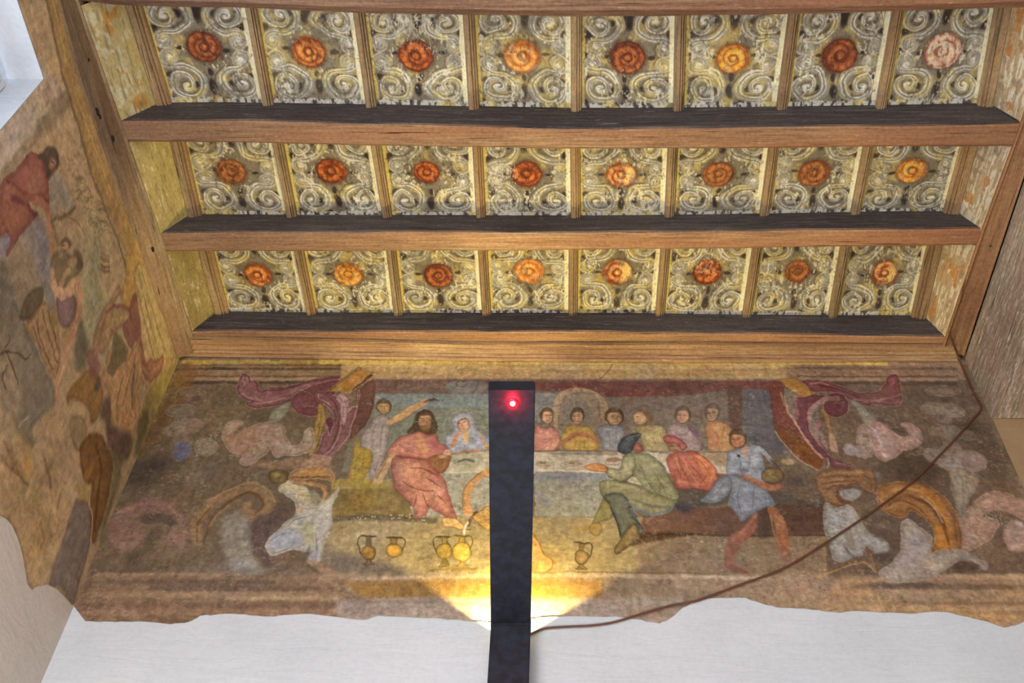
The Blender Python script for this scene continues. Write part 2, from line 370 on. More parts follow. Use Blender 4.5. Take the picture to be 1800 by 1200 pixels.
def nail_hole(px, py, r, parent):
    p = on(px, py, 2, H - 0.012); V = []; F = []
    for k in range(12):
        a = k * math.pi / 6; V.append((r * math.cos(a), r * math.sin(a), 0)); V.append((r * 0.6 * math.cos(a), r * 0.6 * math.sin(a), 0.006))
    for k in range(12): F.append((2*k, (2*k+2) % 24, (2*k+3) % 24, 2*k+1))
    F.append(tuple(range(1, 24, 2)))
    V = [(v[0] + p[0], v[1] + p[1], v[2] + p[2] - 0.001) for v in V]
    mesh_obj('nail_hole', V, F, M['hole'], parent)
M['hole'] = plain('hole_black', (20, 14, 12), 0.9)
def knot_on_left(px, py, r):
    d = FW + RT * (px - 900) / FPX - UP * (py - 600) / FPX
    for t in np.arange(3.5, 7.0, 0.0008):
        p = CAM + d * t
        if p[0] < -1.9 + 0.0 and p[1] < 0:
            xi = ext(il, p[1]); zo = ext(ml, p[1]); xm = (xi - 0.01 - 1.992) / 2; zm = (H + zo) / 2 - 0.006
            zf = np.interp(p[0], [-1.992, xm, xi - 0.01], [zo + 0.012, zm, H - 0.012])
            if p[2] > zf - 0.002: break
    n_ = np.array([0.35, 0, -1.0]); n_ /= np.linalg.norm(n_); a = np.array([0, 1.0, 0]); b = np.cross(n_, a)
    V = [p + n_ * 0.004 + a * r * 1.4 * math.cos(q * math.pi / 6) + b * r * 0.7 * math.sin(q * math.pi / 6) for q in range(12)] + [p - n_ * 0.003 + a * r * 1.4 * math.cos(q * math.pi / 6) + b * r * 0.7 * math.sin(q * math.pi / 6) for q in range(12)]
    mesh_obj('knot', V, [tuple(range(12)), tuple(range(12, 24))] + [(q, (q + 1) % 12, 12 + (q + 1) % 12, 12 + q) for q in range(12)], M['hole'], tl)
for q in ((198, 243, .010), (170, 196, .012), (268, 438, .010), (175, 205, .008), (156, 105, .005)): knot_on_left(*q)
for q in ((1772,366),(1741,432),(1675,613)): nail_hole(q[0], q[1], 0.006, tr)

# boards closing the ceiling above the coffers
box('ceiling', (-2.5, -6.4, HP + 0.034), (3.3, 0.3, HP + 0.10), M['ceil'])['kind'] = 'structure'

# ------------------------------------------------------------------ battens between the panels
BX = [
 [(232,12,285,183,28),(440,20,470,186,19),(630,28,652,189,19),(823,30,833,194,19),(1013,33,1013,199,19),(1197,33,1193,197,19),(1397,30,1375,195,19),(1580,25,1550,192,19),(1765,20,1733,190,27)],
 [(310,250,341,383,25),(487,254,512,383,18),(660,258,680,383,17),(839,261,845,384,17),(1011,263,1012,384,17),(1183,263,1177,382,17),(1361,261,1345,378,17),(1528,260,1505,378,17),(1706,259,1674,374,27)],
 [(360,443,390,558,25),(524,443,547,556,16),(687,443,700,556,16),(848,442,855,556,16),(1008,441,1007,557,16),(1170,440,1160,557,16),(1332,438,1313,559,16),(1487,436,1465,560,16),(1645,434,1616,560,25)]]
beamY = {r: None for r in range(3)}
NF = [line_on(F1, 2, H), line_on(F2, 2, H), line_on(F3, 2, H)]
TN = [line_on(T2, 2, HP), line_on(T3, 2, HP), line_on(T4, 2, HP)]
def yfar(r, x): return interp([(p[0], p[1]) for p in TN[r]], x)
def ynear(r, x): return interp([(p[0], p[1]) for p in NF[r]], x)
ORD = ['first', 'second', 'third', 'fourth', 'fifth', 'sixth', 'seventh', 'eighth', 'ninth']
ROWN = ['top row', 'middle row', 'lowest row']
bat = []
for r in range(3):
    row = []
    for k, (xa, ya, xb, yb, wpx) in enumerate(BX[r]):
        A = on(xa, ya, 2, HT); B = on(xb, yb, 2, HT)
        dirx = (B[0] - A[0]) / (B[1] - A[1])
        dep = 1833.0 / float((B - CAM) @ FW); hw = wpx / dep / 2
        y0 = ynear(r, B[0]) - 0.006; y1 = yfar(r, B[0]) + 0.004
        x0 = B[0] + dirx * (y0 - B[1]); x1 = B[0] + dirx * (y1 - B[1])
        row.append((x0, y0, x1, y1, hw))
        s = 1
        # stepped profile: flat fillet, groove, double bead
        prof = [(-1.0, HP + 0.02), (-1.0, HT + 0.012), (-0.86, HT + 0.003), (-0.80, HT), (0.05, HT), (0.09, HT + 0.011), (0.17, HT + 0.011), (0.22, HT + 0.003), (0.46, HT + 0.002), (0.52, HT + 0.014), (0.60, HT + 0.014), (0.66, HT + 0.009), (0.88, HT + 0.010), (1.0, HT + 0.020), (1.0, HP + 0.02)]
        if k == 8: prof = [(-u, z) for u, z in prof][::-1]
        secs = []
        for t in np.linspace(0, 1, 7):
            x = x0 + (x1 - x0) * t; y = y0 + (y1 - y0) * t; dz = 0.0012 * math.sin(9 * t + k)
            secs.append([(x + u * hw, y, z + dz) for u, z in prof])
        o = loft('ceiling_batten', secs, M['batten'])
        nm = ('wide moulded batten at the left end of the ' if k == 0 else 'wide moulded batten at the right end of the ' if k == 8 else ORD[k] + ' moulded batten from the left in the ')
        tag(o, nm + ROWN[r], 'batten', 'battens between the panels')
    bat.append(row)
# ------------------------------------------------------------------ painted rosette panels
PW, PH = 140, 164
def unit_layers():
    Y, X = np.mgrid[0:PH, 0:PW].astype(np.float32); X = (X / (PW - 1) * 2 - 1) * 82; Y = (Y / (PH - 1) * 2 - 1) * 97   # Y grows towards the mural wall
    body = np.zeros_like(X); hi = np.zeros_like(X); dk = np.zeros_like(X); hi2 = np.zeros_like(X)
    S = np.array([(56,16),(60,14),(61,19),(55,23),(49,18),(50,9),(58,4),(68,8),(71,18),(66,27),(54,31),(40,31),(27,36),(17,47),(14,60),(18,74),(30,84),(46,86),(60,79),(67,66),(64,52),(54,44),(42,46),(35,56),(38,68),(48,70),(51,62),(46,60)], float)
    for sx in (1, -1):
        for sy in (1, -1):
            P = crom(S * (sx, sy), False, 3)
            d, t = segdist(X, Y, P)
            wd = 4.4 + 2.6 * np.sin(np.clip((t - 0.22) / 0.6, 0, 1) * np.pi)
            body = np.maximum(body, sst(wd + 1.3, wd - 0.8, d))
            d2, t2 = segdist(X, Y, P + np.array([1.2 * sx, -1.4 * sy])); hi = np.maximum(hi, sst(1.7, 0.4, np.abs(d2 - wd * 0.42)) * sst(0.0, 0.08, t2) * (0.55 + 0.45 * (t2 > 0.35)))
            hi = np.maximum(hi, sst(2.6, 0.8, np.abs(d)) * sst(0.16, 0.05, t)); hi = np.maximum(hi, sst(3.4, 1.2, np.abs(d)) * sst(0.9, 0.97, t))
            hi2 = np.maximum(hi2, sst(1.2, 0.3, np.abs(d - 0.3)) * sst(0.1, 0.2, t) * sst(0.95, 0.85, t))
    for cx, cy, rx, ry in ((0, -72, 9, 26), (0, 66, 7, 17), (30, 62, 7, 7), (-30, 62, 7, 7), (31, -64, 8, 8), (-31, -64, 8, 8), (79, -3, 9, 6), (-79, -3, 9, 6), (66, 47, 8, 7), (-66, 45, 8, 7), (70, -38, 8, 9), (-70, -38, 8, 9), (0, 40, 5, 9), (38, 0, 8, 4), (-38, 0, 8, 4), (22, 90, 9, 5), (-22, 90, 9, 5), (76, 88, 7, 8), (-76, 88, 7, 8), (44, 63, 4, 5), (-44, 63, 4, 5)):
        dk = np.maximum(dk, sst(1.15, 0.6, np.sqrt(((X - cx) / rx) ** 2 + ((Y - cy) / ry) ** 2)))
    return X, Y, body, hi, hi2, dk
UL = unit_layers()
def warp(a, wx, wy):
    h, w = a.shape; Y, X = np.mgrid[0:h, 0:w]; x = np.clip(X + wx, 0, w - 1.01); y = np.clip(Y + wy, 0, h - 1.01)
    xi = x.astype(int); yi = y.astype(int); fx = x - xi; fy = y - yi
    return (a[yi, xi] * (1 - fx) + a[yi, xi + 1] * fx) * (1 - fy) + (a[yi + 1, xi] * (1 - fx) + a[yi + 1, xi + 1] * fx) * fy
def lerp(a, b, t): return a + (np.asarray(b, np.float32) - a) * t[..., None]
def paint_panel(seed, rc, rr, tone, yel, worn):
    X, Y, body, hi, hi2, dk = UL
    wx = (vnoise(PH, PW, 34, seed, 2) - 0.5) * 13; wy = (vnoise(PH, PW, 34, seed + 50, 2) - 0.5) * 13
    body, hi, hi2, dk = [warp(q, wx, wy) for q in (body, hi, hi2, dk)]
    n1 = vnoise(PH, PW, 22, seed + 1, 4); n2 = vnoise(PH, PW, (9, 4), seed + 2, 3); n3 = vnoise(PH, PW, 6, seed + 3, 3); n4 = vnoise(PH, PW, 40, seed + 9, 2)
    c = np.zeros((PH, PW, 3), np.float32) + (130, 121, 104)
    c = lerp(c, (186, 166, 108), sst(0.60 - yel * 0.28, 0.74 - yel * 0.15, n1) * 0.9)
    c = lerp(c, (98, 90, 78), sst(0.55, 0.75, n4) * (1 - yel) * 0.5)
    c = lerp(c, (50, 42, 44), dk * sst(0.25, 0.45, n2 + 0.15) * (0.95 - 0.4 * yel))
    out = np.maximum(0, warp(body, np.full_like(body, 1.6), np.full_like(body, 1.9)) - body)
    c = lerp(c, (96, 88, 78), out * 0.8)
    tintn = vnoise(PH, PW, 18, seed + 4, 2)
    bodyc = lerp(np.zeros_like(c) + (156, 153, 142), (186, 172, 124), sst(0.5 - yel * 0.2, 0.7, tintn))
    c = c * (1 - body[..., None] * 0.8) + bodyc * body[..., None] * 0.8
    hic = lerp(np.zeros_like(c) + (236, 234, 226), (240, 230, 180), sst(0.55 - yel * 0.2, 0.75, tintn))
    k = (hi * sst(0.22, 0.62, n3 * 0.6 + n1 * 0.4) * 0.95)[..., None].clip(0, 1); c = c * (1 - k) + hic * k
    c = lerp(c, (112, 108, 100), (hi2 * 0.5))
    # broken paint: pale ground showing in small flakes
    fl = sst(0.62 - worn * 0.1, 0.70 - worn * 0.1, n2 * 0.6 + vnoise(PH, PW, (4, 2.5), seed + 6, 2) * 0.4) * sst(0.42, 0.62, vnoise(PH, PW, 26, seed + 7, 2))
    c = lerp(c, (224, 218, 196), fl * 0.8)
    # rosette
    R = rr; dx = X - rc[0]; dy = Y - rc[1]; ang = np.arctan2(dy, dx); r = np.sqrt(dx * dx + dy * dy)
    r = r + (n3 - 0.5) * 3 + (n2 - 0.5) * 2.5; mask = sst(R + 1.6, R - 1.8, r); q = r / R
    base, deep, lightc = {'deep': ((170, 86, 46), (92, 44, 32), (218, 130, 62)), 'orange': ((196, 116, 62), (118, 62, 40), (236, 168, 92)), 'light': ((216, 142, 72), (172, 92, 48), (242, 196, 112)),
                          'yellow': ((226, 158, 60), (140, 70, 34), (248, 196, 96)), 'brown': ((158, 102, 64), (112, 62, 40), (198, 134, 76)), 'dark': ((150, 82, 52), (86, 46, 36), (200, 122, 70)),
                          'pale': ((222, 190, 162), (138, 78, 64), (240, 214, 180)), 'half': ((190, 104, 58), (120, 60, 46), (246, 206, 128))}[tone]
    rc_ = np.zeros_like(c) + base
    spiral = (q * 1.9 - ang / (2 * math.pi) * (1 if seed % 2 else -1) + seed * 0.37 + (n1 - 0.5) * 0.5) % 1.0
    petal = 0.5 + 0.5 * np.sin(ang * 9 + q * 5 * (1 if seed % 2 else -1) + seed + (n3 - 0.5) * 4)
    rc_ = lerp(rc_, lightc, sst(0.45, 0.75, np.abs(spiral - 0.5) * 2 * 0.6 + n3 * 0.5) * 0.75)
    rc_ = lerp(rc_, deep, sst(0.14, 0.05, np.abs(spiral - 0.5)) * sst(0.15, 0.3, q) * 0.6)
    rc_ = lerp(rc_, deep, sst(0.5, 0.9, petal) * sst(0.45, 0.75, q) * 0.35)
    if tone == 'half': rc_ = lerp(rc_, lightc, sst(0.0, 0.5, dx / R) * 0.9)
    rc_ = lerp(rc_, deep, sst(0.10, 0.03, np.abs(q - 0.27 - (n1 - 0.5) * 0.15)) * 0.7)
    rc_ = lerp(rc_, lightc, sst(0.16, 0.06, q) * 0.8)
    rc_ = lerp(rc_, deep, sst(0.80, 0.99, q + 0.05 * np.sin(ang + seed)) * 0.85)
    rc_ = lerp(rc_, deep, sst(0.5, 0.7, n1) * 0.35); rc_ = lerp(rc_, (70, 44, 36), sst(0.62, 0.72, n2) * 0.5)
    if tone in ('pale', 'half', 'light', 'yellow'): rc_ = lerp(rc_, (238, 222, 200), sst(0.55, 0.68, n2) * (0.8 if tone == 'pale' else 0.35))
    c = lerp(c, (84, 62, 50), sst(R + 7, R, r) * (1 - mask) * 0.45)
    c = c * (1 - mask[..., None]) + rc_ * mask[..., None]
    # cream and yellow strips along the sides, broken grey band at the far edge
    ex = X + wx * 0.25
    c = lerp(c, (244, 234, 196), sst(69.5, 72, ex) * (0.8 + 0.2 * n3)); c = lerp(c, (244, 240, 214), sst(75.5, 77.5, ex) * 0.8)
    c = lerp(c, (206, 186, 106), sst(73, 75.5, -ex) * 0.9)
    bb = sst(86, 89, Y + (n3 - 0.5) * 5); c = lerp(c, (196, 194, 186), bb * sst(0.34, 0.5, n2)); c = lerp(c, (72, 70, 70), bb * sst(0.5, 0.36, n2) * 0.8)
    c = lerp(c, (212, 190, 110), bb * sst(0.55, 0.7, n1) * 0.7)
    dkf = sst(0.60, 0.70, vnoise(PH, PW, (5, 2.5), seed + 16, 2)) * sst(0.45, 0.6, vnoise(PH, PW, 24, seed + 17, 2)); c = lerp(c, (58, 50, 48), dkf * 0.35)
    return c * (0.93 + 0.14 * vnoise(PH, PW, 3, seed + 8, 2))[..., None]
ROS = [
 [(358,82,32,'dark',.1,.3),(543,92,30,'orange',.75,.6),(731,98,31,'deep',.15,.7),(918,100,31,'light',.8,.5),(1103,102,31,'dark',.25,.4),(1288,103,30,'yellow',.7,.5),(1476,98,31,'dark',.2,.5),(1657,90,31,'pale',.35,.3)],
 [(406,302,27,'brown',.3,.2),(582,301,27,'deep',.1,.8),(750,303,25,'deep',.3,.8),(925,306,28,'deep',.15,.6),(1092,308,27,'half',.45,.9),(1263,306,28,'brown',.2,.5),(1431,304,28,'brown',.45,.4),(1603,299,27,'yellow',.3,.5)],
 [(453,483,25,'orange',.25,.3),(612,482,26,'yellow',.6,.6),(770,484,26,'dark',.3,1.0),(930,477,26,'light',.7,.5),(1085,478,26,'half',.55,.7),(1243,478,26,'deep',.4,.5),(1402,477,21,'brown',.4,.8),(1555,480,23,'half',.3,.8)]]
TONE = {'deep': 'deep red-orange', 'orange': 'bright orange', 'light': 'pale orange', 'yellow': 'yellow-orange', 'brown': 'dull brown-orange', 'dark': 'dark rust', 'pale': 'faded pinkish-white', 'half': 'half faded orange'}
for r in range(3):
    for k in range(8):
        ax0, ay0, ax1, ay1, ah = bat[r][k]; bx0, by0, bx1, by1, bh = bat[r][k + 1]
        nl = (ax0 + ah * 0.7, ynear(r, ax0)); nr = (bx0 - bh * 0.7, ynear(r, bx0)); fl_ = (ax1 + ah * 0.7, yfar(r, ax1)); fr = (bx1 - bh * 0.7, yfar(r, bx1))
        U, V = np.meshgrid(np.linspace(0, 1, PW), np.linspace(0, 1, PH)); U = U[..., None]; V = V[..., None]
        P2 = (np.array(nl) * (1 - U) + np.array(nr) * U) * (1 - V) + (np.array(fl_) * (1 - U) + np.array(fr) * U) * V
        PT = np.concatenate([P2, np.full(P2.shape[:2] + (1,), HP) + ((vnoise(PH, PW, 30, r * 8 + k, 2) - 0.5) * 0.003)[..., None]], -1)
        px, py, pr, tone, yel, worn = ROS[r][k]
        c = on(px, py, 2, HP); cu = 2 * (c[0] - (nl[0] + fl_[0]) / 2) / ((nr[0] + fr[0]) / 2 - (nl[0] + fl_[0]) / 2) - 1
        ym = ynear(r, c[0]); cv = 2 * (c[1] - ym) / (yfar(r, c[0]) - ym) - 1
        dep = float((c - CAM) @ FW); rad = pr * dep / 1833.0 / ((nr[0] - nl[0]) / 2) * 82
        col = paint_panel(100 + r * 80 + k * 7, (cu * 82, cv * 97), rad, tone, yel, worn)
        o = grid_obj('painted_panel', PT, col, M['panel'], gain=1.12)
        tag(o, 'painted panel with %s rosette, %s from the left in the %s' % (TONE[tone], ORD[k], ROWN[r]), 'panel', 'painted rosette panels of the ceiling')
# slanting boards between the wall timbers and the outer battens
def side_board(r, left, seed):
    w_, h_ = 70, 170
    k = 0 if left else 8; x0, y0, x1, y1, hw = bat[r][k]; s = -1 if left else 1
    ys = np.linspace(ynear(r, -1.9 if left else 1.85) + 0.0, yfar(r, -1.85 if left else 1.8) + 0.002, h_)
    tb = np.array([ext(il if left else ir, y) for y in ys]); tt = x0 + (x1 - x0) * (ys - y0) / (y1 - y0) + s * hw * 0.9
    U = np.linspace(0, 1, w_)[None, :]
    X = tb[:, None] * (1 - U) + tt[:, None] * U; Z = (H + 0.002) * (1 - U) + (HT + 0.016) * U + 0 * X; Y = ys[:, None] + 0 * X
    PT = np.stack([X, Y, Z + (vnoise(h_, w_, (40, 12), seed, 2) - 0.5) * 0.003], -1)
    n1 = vnoise(h_, w_, 26, seed + 1, 4); n2 = vnoise(h_, w_, (20, 3), seed + 2, 3); n3 = vnoise(h_, w_, 12, seed + 3, 3)
    if left:
        c = np.zeros((h_, w_, 3), np.float32) + ((196, 178, 128) if r == 0 else (186, 168, 112) if r == 1 else (164, 146, 98))
        if r == 0:
            ridge = np.abs(n1 - 0.5); veins = vnoise(h_, w_, (38, 22), seed + 8, 3); c = lerp(c, (212, 204, 176), sst(0.52, 0.66, n3) * 0.8); c = lerp(c, (206, 150, 80), sst(0.075, 0.035, np.abs(veins - 0.5)) * sst(0.3, 0.45, U + 0 * X) * sst(0.95, 0.8, U + 0 * X) * 0.9)
        c = lerp(c, (226, 216, 178), sst(0.60, 0.72, n2) * sst(0.48, 0.62, n3) * 0.7); c = lerp(c, (128, 112, 76), sst(0.55, 0.75, 1 - n2) * 0.5)
        c = lerp(c, (216, 196, 120), sst(0.5, 1.0, U + 0 * X) * 0.35)
    else:
        c = np.zeros((h_, w_, 3), np.float32) + (190, 166, 132)
        c = lerp(c, (228, 216, 192), sst(0.48, 0.62, n2)); c = lerp(c, (188, 128, 70), sst(0.56, 0.68, n1) * sst(0.4, 0.6, n2) * 0.9); c = lerp(c, (150, 132, 104), sst(0.6, 0.75, 1 - n3) * 0.6)
        c = lerp(c, (226, 214, 184), sst(0.93, 0.97, U + 0 * X)); c = lerp(c, (232, 214, 170), sst(0.06, 0.02, U + 0 * X) * 0.6)
    o = grid_obj('side_board', PT, c, M['sideboard'], gain=0.92)
    lab = ['slanting cream board with orange scroll traces at the top left of the ceiling', 'slanting yellowed board with white flakes at the left end of the middle row', 'slanting olive board with white flaking at the left end of the lowest row'] if left else ['slanting faded grey and orange board at the top right of the ceiling', 'slanting white and pinkish streaked board at the right end of the middle row', 'slanting whitish streaked board at the right end of the lowest row']
    tag(o, lab[r], 'board', 'slanting painted boards at the ceiling sides')
for r in range(3): side_board(r, True, 500 + r * 11); side_board(r, False, 600 + r * 11)
# ------------------------------------------------------------------ room shell
def boxes_obj(name, L, m):
    bm = bmesh.new()
    for (a, b) in L:
        r = bmesh.ops.create_cube(bm, size=1.0)
        for v in r['verts']: v.co = Vector([(a[i] + b[i]) / 2 + v.co[i] * (b[i] - a[i]) for i in range(3)])
    me = bpy.data.meshes.new(name); bm.to_mesh(me); bm.free(); me.materials.append(m)
    o = bpy.data.objects.new(name, me); COL.objects.link(o); o['kind'] = 'structure'; return o
WY, WZ = -1.752, 5.112      # far jamb and head of the left window opening
boxes_obj('floor', [((-2.6, -6.4, -0.1), (3.4, 0.3, 0.0))], M['floor'])
boxes_obj('wall_left', [((-2.66, -6.4, WZ), (-2.002, 0.0, HP + 0.03)), ((-2.66, WY, 0), (-2.002, 0.0, WZ)), ((-2.66, -6.4, 0), (-2.002, -3.35, WZ)), ((-2.66, -3.35, 0), (-2.002, WY, 2.65))], M['reveal'])
EDGE = [(128,1062),(150,1090),(185,1092),(215,1091),(260,1092),(300,1096),(325,1094),(345,1086),(352,1081),(370,1080),(410,1077),(440,1080),(475,1083),(500,1079),(545,1078),(600,1085),(640,1089),(665,1081),(700,1083),(770,1086),(820,1090),(860,1092),(900,1090),(940,1085),(967,1082),(1020,1082),(1083,1083),(1120,1087),(1145,1093),(1160,1094),(1175,1088),(1187,1080),(1200,1067),(1220,1058),(1245,1051),(1290,1049),(1310,1050),(1340,1060),(1365,1066),(1400,1068),(1440,1072),(1475,1076),(1490,1073),(1520,1073),(1550,1076),(1600,1077),(1640,1074),(1670,1076),(1700,1083),(1735,1091),(1765,1102),(1785,1098),(1800,1092)]
rng = random.Random(5)
def wavy(L, amp, n):
    out = []
    for (a, b) in zip(L[:-1], L[1:]):
        for k in range(n):
            t = k / n; out.append((a[0] + (b[0] - a[0]) * t, a[1] + (b[1] - a[1]) * t + rng.uniform(-amp, amp)))
    return out + [L[-1]]
E3 = [on(x, y, 1, -0.006) for x, y in wavy(EDGE, 0.8, 3)]
top = [(-2.0, E3[0][2])] + [(p[0], p[2]) for p in E3 if p[0] > -1.995] + [(3.3, E3[-1][2] - 0.05)]
V = []; F = []
for i, (x, z) in enumerate(top): V += [(x, -0.006, 0.0), (x, -0.006, z - 0.003), (x, -0.004, z + 0.0005), (x, 0.002, z + 0.001)]
for i in range(len(top) - 1):
    for j in range(3): a = i * 4 + j; F.append((a, a + 4, a + 5, a + 1))
wb = mesh_obj('wall_back', V, F, M['white']); wb['kind'] = 'structure'
boxes_obj('wall_back', [((-2.6, 0.012, 0), (3.4, 0.2, HP + 0.03))], M['tan'])
# the lower left wall, in white plaster tinted for warm bounce light, with its own rounded edge under the painting
LE = [(0,905),(12,911),(22,922),(32,945),(40,972),(45,1000),(49,1025),(58,1037),(70,1030),(85,1027),(100,1034),(112,1045),(122,1056),(127,1063)]
L3 = [on(x, y, 0, -1.992) for x, y in LE]
prof = [(-6.3, 3.9), (-1.6, 3.9), (-0.9, L3[0][2] + 0.0)] + [(p[1], p[2]) for p in L3] + [(-0.004, top[0][1])]
prof = sorted(prof); V = []; F = []
prof = [p for p in prof if p[0] >= -1.752]; prof = [(-1.752, 3.88)] + prof
for (y, z) in prof: V += [(-1.992, y, 0.0), (-1.992, y, z - 0.004), (-1.995, y, z + 0.001), (-2.003, y, z + 0.002)]
for i in range(len(prof) - 1):
    for j in range(3): a = i * 4 + j; F.append((a, a + 4, a + 5, a + 1))
n0 = len(V); V += [(-1.992, -3.35, 0), (-1.992, -1.752, 0), (-1.992, -1.752, 2.65), (-1.992, -3.35, 2.65)]; F.append((n0, n0+1, n0+2, n0+3))
n0 = len(V); V += [(-1.992, -6.3, 0), (-1.992, -3.35, 0), (-1.992, -3.35, 5.3), (-1.992, -6.3, 5.3)]; F.append((n0, n0+1, n0+2, n0+3))
wl = mesh_obj('wall_left', V, F, M['white_left']); wl['kind'] = 'structure'
# right side: a tan plastered return below a soffit of weathered planks
ZS = 5.108
boxes_obj('wall_right', [((3.3, -6.4, 0), (3.4, 0.02, HP + 0.03))], M['tan'])
tw = mesh_obj('wall_back', [(2.0, -0.003, 3.96), (2.0, -0.003, ZS), (3.31, -0.003, ZS), (3.31, -0.003, 3.90), (2.0, 0.004, 3.96), (3.31, 0.004, 3.90)], [(0, 1, 2, 3), (0, 3, 5, 4)], M['tan']); tw['kind'] = 'structure'
fz = empty('plank_frieze', (2.0, 0, ZS)); tag(fz, 'dirty whitewashed plank frieze and soffit running along the right edge of the photo', 'frieze')
def child_box(name, a, b, m, bevel=0.0):
    o = box(name, a, b, m, None, bevel); o.parent = fz; o.matrix_parent_inverse = Matrix.Translation((-2.0, 0, -ZS)); return o
child_box('frieze_board', (2.0, -6.2, ZS + 0.10), (2.03, -0.001, H - 0.005), M['planks'])
child_box('frieze_board', (1.998, -6.2, ZS + 0.004), (2.03, -0.001, ZS + 0.097), M['planks'])
child_box('moulding', (1.988, -6.2, H - 0.115), (2.0, -0.001, H - 0.085), M['planks'], 0.004)
child_box('moulding', (1.99, -6.2, ZS + 0.09), (2.0, -0.001, ZS + 0.105), M['planks'], 0.004)
for a, b in ((2.0, 2.22), (2.225, 2.5), (2.505, 2.9), (2.905, 3.29)):
    child_box('soffit_plank', (a, -6.2, ZS), (b, -0.002, ZS + 0.025), M['planks'], 0.003)
# ------------------------------------------------------------------ left window
wn = empty('window_1', (-2.4, -2.55, 3.9)); wn['kind'] = 'structure'
def wchild(name, a, b, m, bevel=0.0):
    o = box(name, a, b, m, None, bevel); o.parent = wn; o.matrix_parent_inverse = Matrix.Translation((2.4, 2.55, -3.9)); return o
WX = -2.122; WT = WZ - 0.062
for nm, a, b in (('window_frame', (WX - 0.045, -3.35, WT - 0.06), (WX, WY - 0.0305, WT)), ('window_frame', (WX - 0.045, WY - 0.03, 2.65), (WX, WY, WT)), ('window_frame', (WX - 0.045, -3.35, 2.65), (WX, -3.28, WT - 0.061)), ('window_frame', (WX - 0.045, -3.279, 2.65), (WX, WY - 0.031, 2.72)), ('mullion', (WX - 0.04, -2.58, 2.721), (WX - 0.005, -2.52, WT - 0.062))):
    wchild(nm, a, b, M['frame'], 0.005)
g = bpy.data.materials.new('window_glass'); g.use_nodes = True; gb = g.node_tree.nodes['Principled BSDF']; gb.inputs['Transmission Weight'].default_value = 1.0; gb.inputs['Roughness'].default_value = 0.0; gb.inputs['IOR'].default_value = 1.0; gb.inputs['Base Color'].default_value = (0.95, 0.98, 1, 1)
wchild('pane', (WX - 0.027, -3.28, 2.72), (WX - 0.023, WY - 0.03, WT - 0.06), g)
# ------------------------------------------------------------------ black wall lamp with a long arm
lp = empty('wall_lamp', (-0.2, 0, 3.1)); tag(lp, 'black wall lamp with long flat arm and glowing red dot near its tip', 'lamp')
def lpar(o): o.parent = lp; o.matrix_parent_inverse = Matrix.Translation((0.2, 0, -3.1)); return o
def at_depth(px, py, t): return CAM + t * (FW + RT * (px - 900) / FPX - UP * (py - 600) / FPX)
tipL = at_depth(858.5, 684, 3.43); tipR = at_depth(941, 684, 3.43); elL = on(862.5, 1096, 1, -0.125); elR = on(933, 1094, 1, -0.125)
ax = (tipL + tipR) / 2 - (elL + elR) / 2; ax /= np.linalg.norm(ax); side = tipR - tipL; side /= np.linalg.norm(side); nrm = np.cross(side, ax); nrm /= np.linalg.norm(nrm)
if nrm[2] < 0: nrm = -nrm
TH = 0.052
def slab(name, a0, a1, b0, b1, th, m, bev):
    bm = bmesh.new(); vs = [bm.verts.new(tuple(p)) for p in (a0, a1, b1, b0, a0 + nrm * th, a1 + nrm * th, b1 + nrm * th, b0 + nrm * th)]
    for f in ((0, 1, 2, 3), (7, 6, 5, 4), (0, 4, 5, 1), (1, 5, 6, 2), (2, 6, 7, 3), (3, 7, 4, 0)): bm.faces.new([vs[i] for i in f])
    bmesh.ops.recalc_face_normals(bm, faces=bm.faces); bmesh.ops.bevel(bm, geom=list(bm.edges), offset=bev, segments=2, affect='EDGES')
    me = bpy.data.meshes.new(name); bm.to_mesh(me); bm.free(); me.materials.append(m); o = bpy.data.objects.new(name, me); COL.objects.link(o); return lpar(o)
slab('arm', elL, elR, tipL, tipR, TH, M['lampblack'], 0.003)
pc = []
xl, xr = elL[0], elR[0]; zt = (elL[2] + elR[2]) / 2
lpar(box('stem', (xl + 0.001, -0.124, 2.9), (xr - 0.001, -0.074, zt - 0.002), M['lampblack'], None, 0.004))
lpar(box('wall_bracket', ((xl + xr) / 2 - 0.03, -0.075, 3.3), ((xl + xr) / 2 + 0.03, -0.008, 3.42), M['lampblack'], None, 0.003))
lpar(box('hinge', (xl - 0.0005, -0.1262, zt - 0.012), (xr + 0.0005, -0.076, zt + 0.026), M['lampblack'], None, 0.002))
